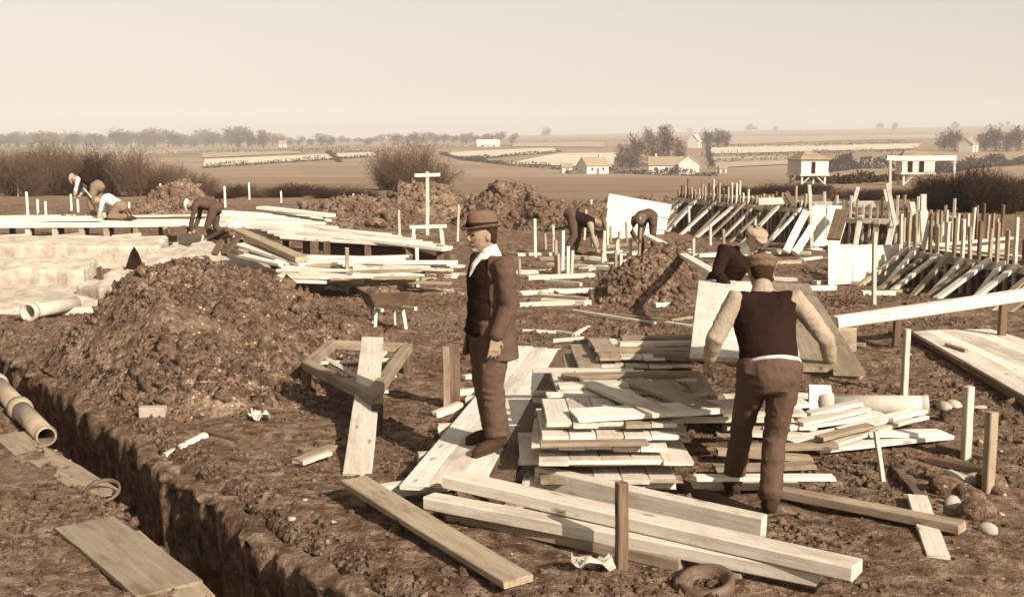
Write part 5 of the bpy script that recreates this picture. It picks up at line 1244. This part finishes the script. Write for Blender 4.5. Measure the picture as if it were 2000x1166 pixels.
# distant men, forward = +x
def bent(hz=.82, reach=.45, down=.35, lean=.5, knee=0.0):
    return dict(pelvis=(-.12, 0, .86), chest=(.2, 0, hz+.12), neck=(.36, 0, hz+.12), head=(.47, 0, hz+.08), hup=(1, 0, .15), face=(.3, 0, -1), side=(0, 1, 0),
        shl=(.27, .19, hz+.08), ell=(.33, .22, hz-.2), wrl=(reach, .14, down), shr=(.27, -.19, hz+.08), elr=(.33, -.22, hz-.2), wrr=(reach, -.14, down),
        hipl=(-.12, .1, .82), knl=(.02, .14, .46), anl=(-.1, .16, .1), toel=(.05, .18, .045), hipr=(-.12, -.1, .82), knr=(-.06, -.14, .46), anr=(-.25, -.16, .1), toer=(-.1, -.18, .045))
KNEEL = dict(pelvis=(-.1, 0, .34), chest=(.2, 0, .52), neck=(.36, 0, .52), head=(.46, 0, .47), hup=(1, 0, .1), face=(.3, 0, -1),
    shl=(.26, .19, .47), ell=(.3, .22, .25), wrl=(.38, .16, .08), shr=(.26, -.19, .47), elr=(.3, -.22, .25), wrr=(.38, -.16, .08),
    hipl=(-.1, .1, .32), knl=(.14, .13, .10), anl=(-.26, .13, .08), toel=(-.38, .13, .05), hipr=(-.1, -.1, .32), knr=(.14, -.13, .10), anr=(-.26, -.13, .08), toer=(-.38, -.13, .05))
pA = pd(184, 434, 28.3); pA.z = SD+.06
person('digger in pale shirt and dark waistcoat stooping over a shovel on the left staging', pA, R(172), bent(.95, .4, .62), dict(trousers=M_PTROU, top='vest', top_mat=M_VEST, shirt=M_SHIRTW, hat='cap', hat_mat=M_CAPP), .018, False)
pB = pd(228, 432, 27.6); pB.z = SD+.11
person('kneeling man in a bright white shirt on the left staging', pB, R(180), KNEEL, dict(trousers=M_PTROU, top='shirt', top_mat=M_SHIRTW, hat='cap', hat_mat=M_CAP), .018, False)
pC = pd(412, 458, 25.5); pC.z = g1(pC.x, pC.y)+.1
person('man in dark clothes and pale cap bending low by the timber pile', pC, R(176), bent(.84, .42, .35), dict(trousers=M_WTROU, top='coat', top_mat=M_JACK, hat='cap', hat_mat=M_SHIRTW), .018, False)
pD = gz(px(1128, 506))
person('man in dark clothes bending to the right in the middle diggings', pD, R(-8), bent(.62, .4, .2), dict(trousers=M_WTROU, top='vest', top_mat=M_VEST, shirt=M_SHIRT, hat='cap', hat_mat=M_CAP), .018, False)
pE = gz(px(1262, 506))
person('man in a brown cap bowed behind the crest of the dark heap', pE, R(-110), bent(.74, .3, .4), dict(trousers=M_WTROU, top='coat', top_mat=M_JACK, hat='cap', hat_mat=M_CAP), .018, False)
# the stooping digger's shovel
sh = thing('shovel', 'long-handled shovel held by the stooping digger', 'shovel', pA)
a, b = pd(163, 368, 28.1), pd(206, 418, 27.9)
mb = MB(); mb.tube([V(a)-V(pA), V(b)-V(pA)], .022, 8); mb.build('handle', WOOD[0], sh, True)
d = (V(b)-V(a)).normalized(); mb = MB(); mb.bar(V(b)-V(pA), V(b)-V(pA)+d*.28, .2, .012, (0, -1, .3)); mb.build('blade', M_IRON, sh)

# ------------------------------------------------------------------ air
hz = MB(); hz.box((0, 2100, 62), (5900, 4700, 150)); m = bpy.data.materials.new('haze'); m.use_nodes = True; nt = m.node_tree; nt.nodes.clear()
pv = nt.nodes.new('ShaderNodeVolumePrincipled'); pv.inputs['Color'].default_value = (1.0, .945, .885, 1); pv.inputs['Density'].default_value = 0.00042; pv.inputs['Anisotropy'].default_value = -0.05
oo = nt.nodes.new('ShaderNodeOutputMaterial'); nt.links.new(pv.outputs[0], oo.inputs['Volume'])
o = hz.build('haze', m); tag(o, kind='stuff')
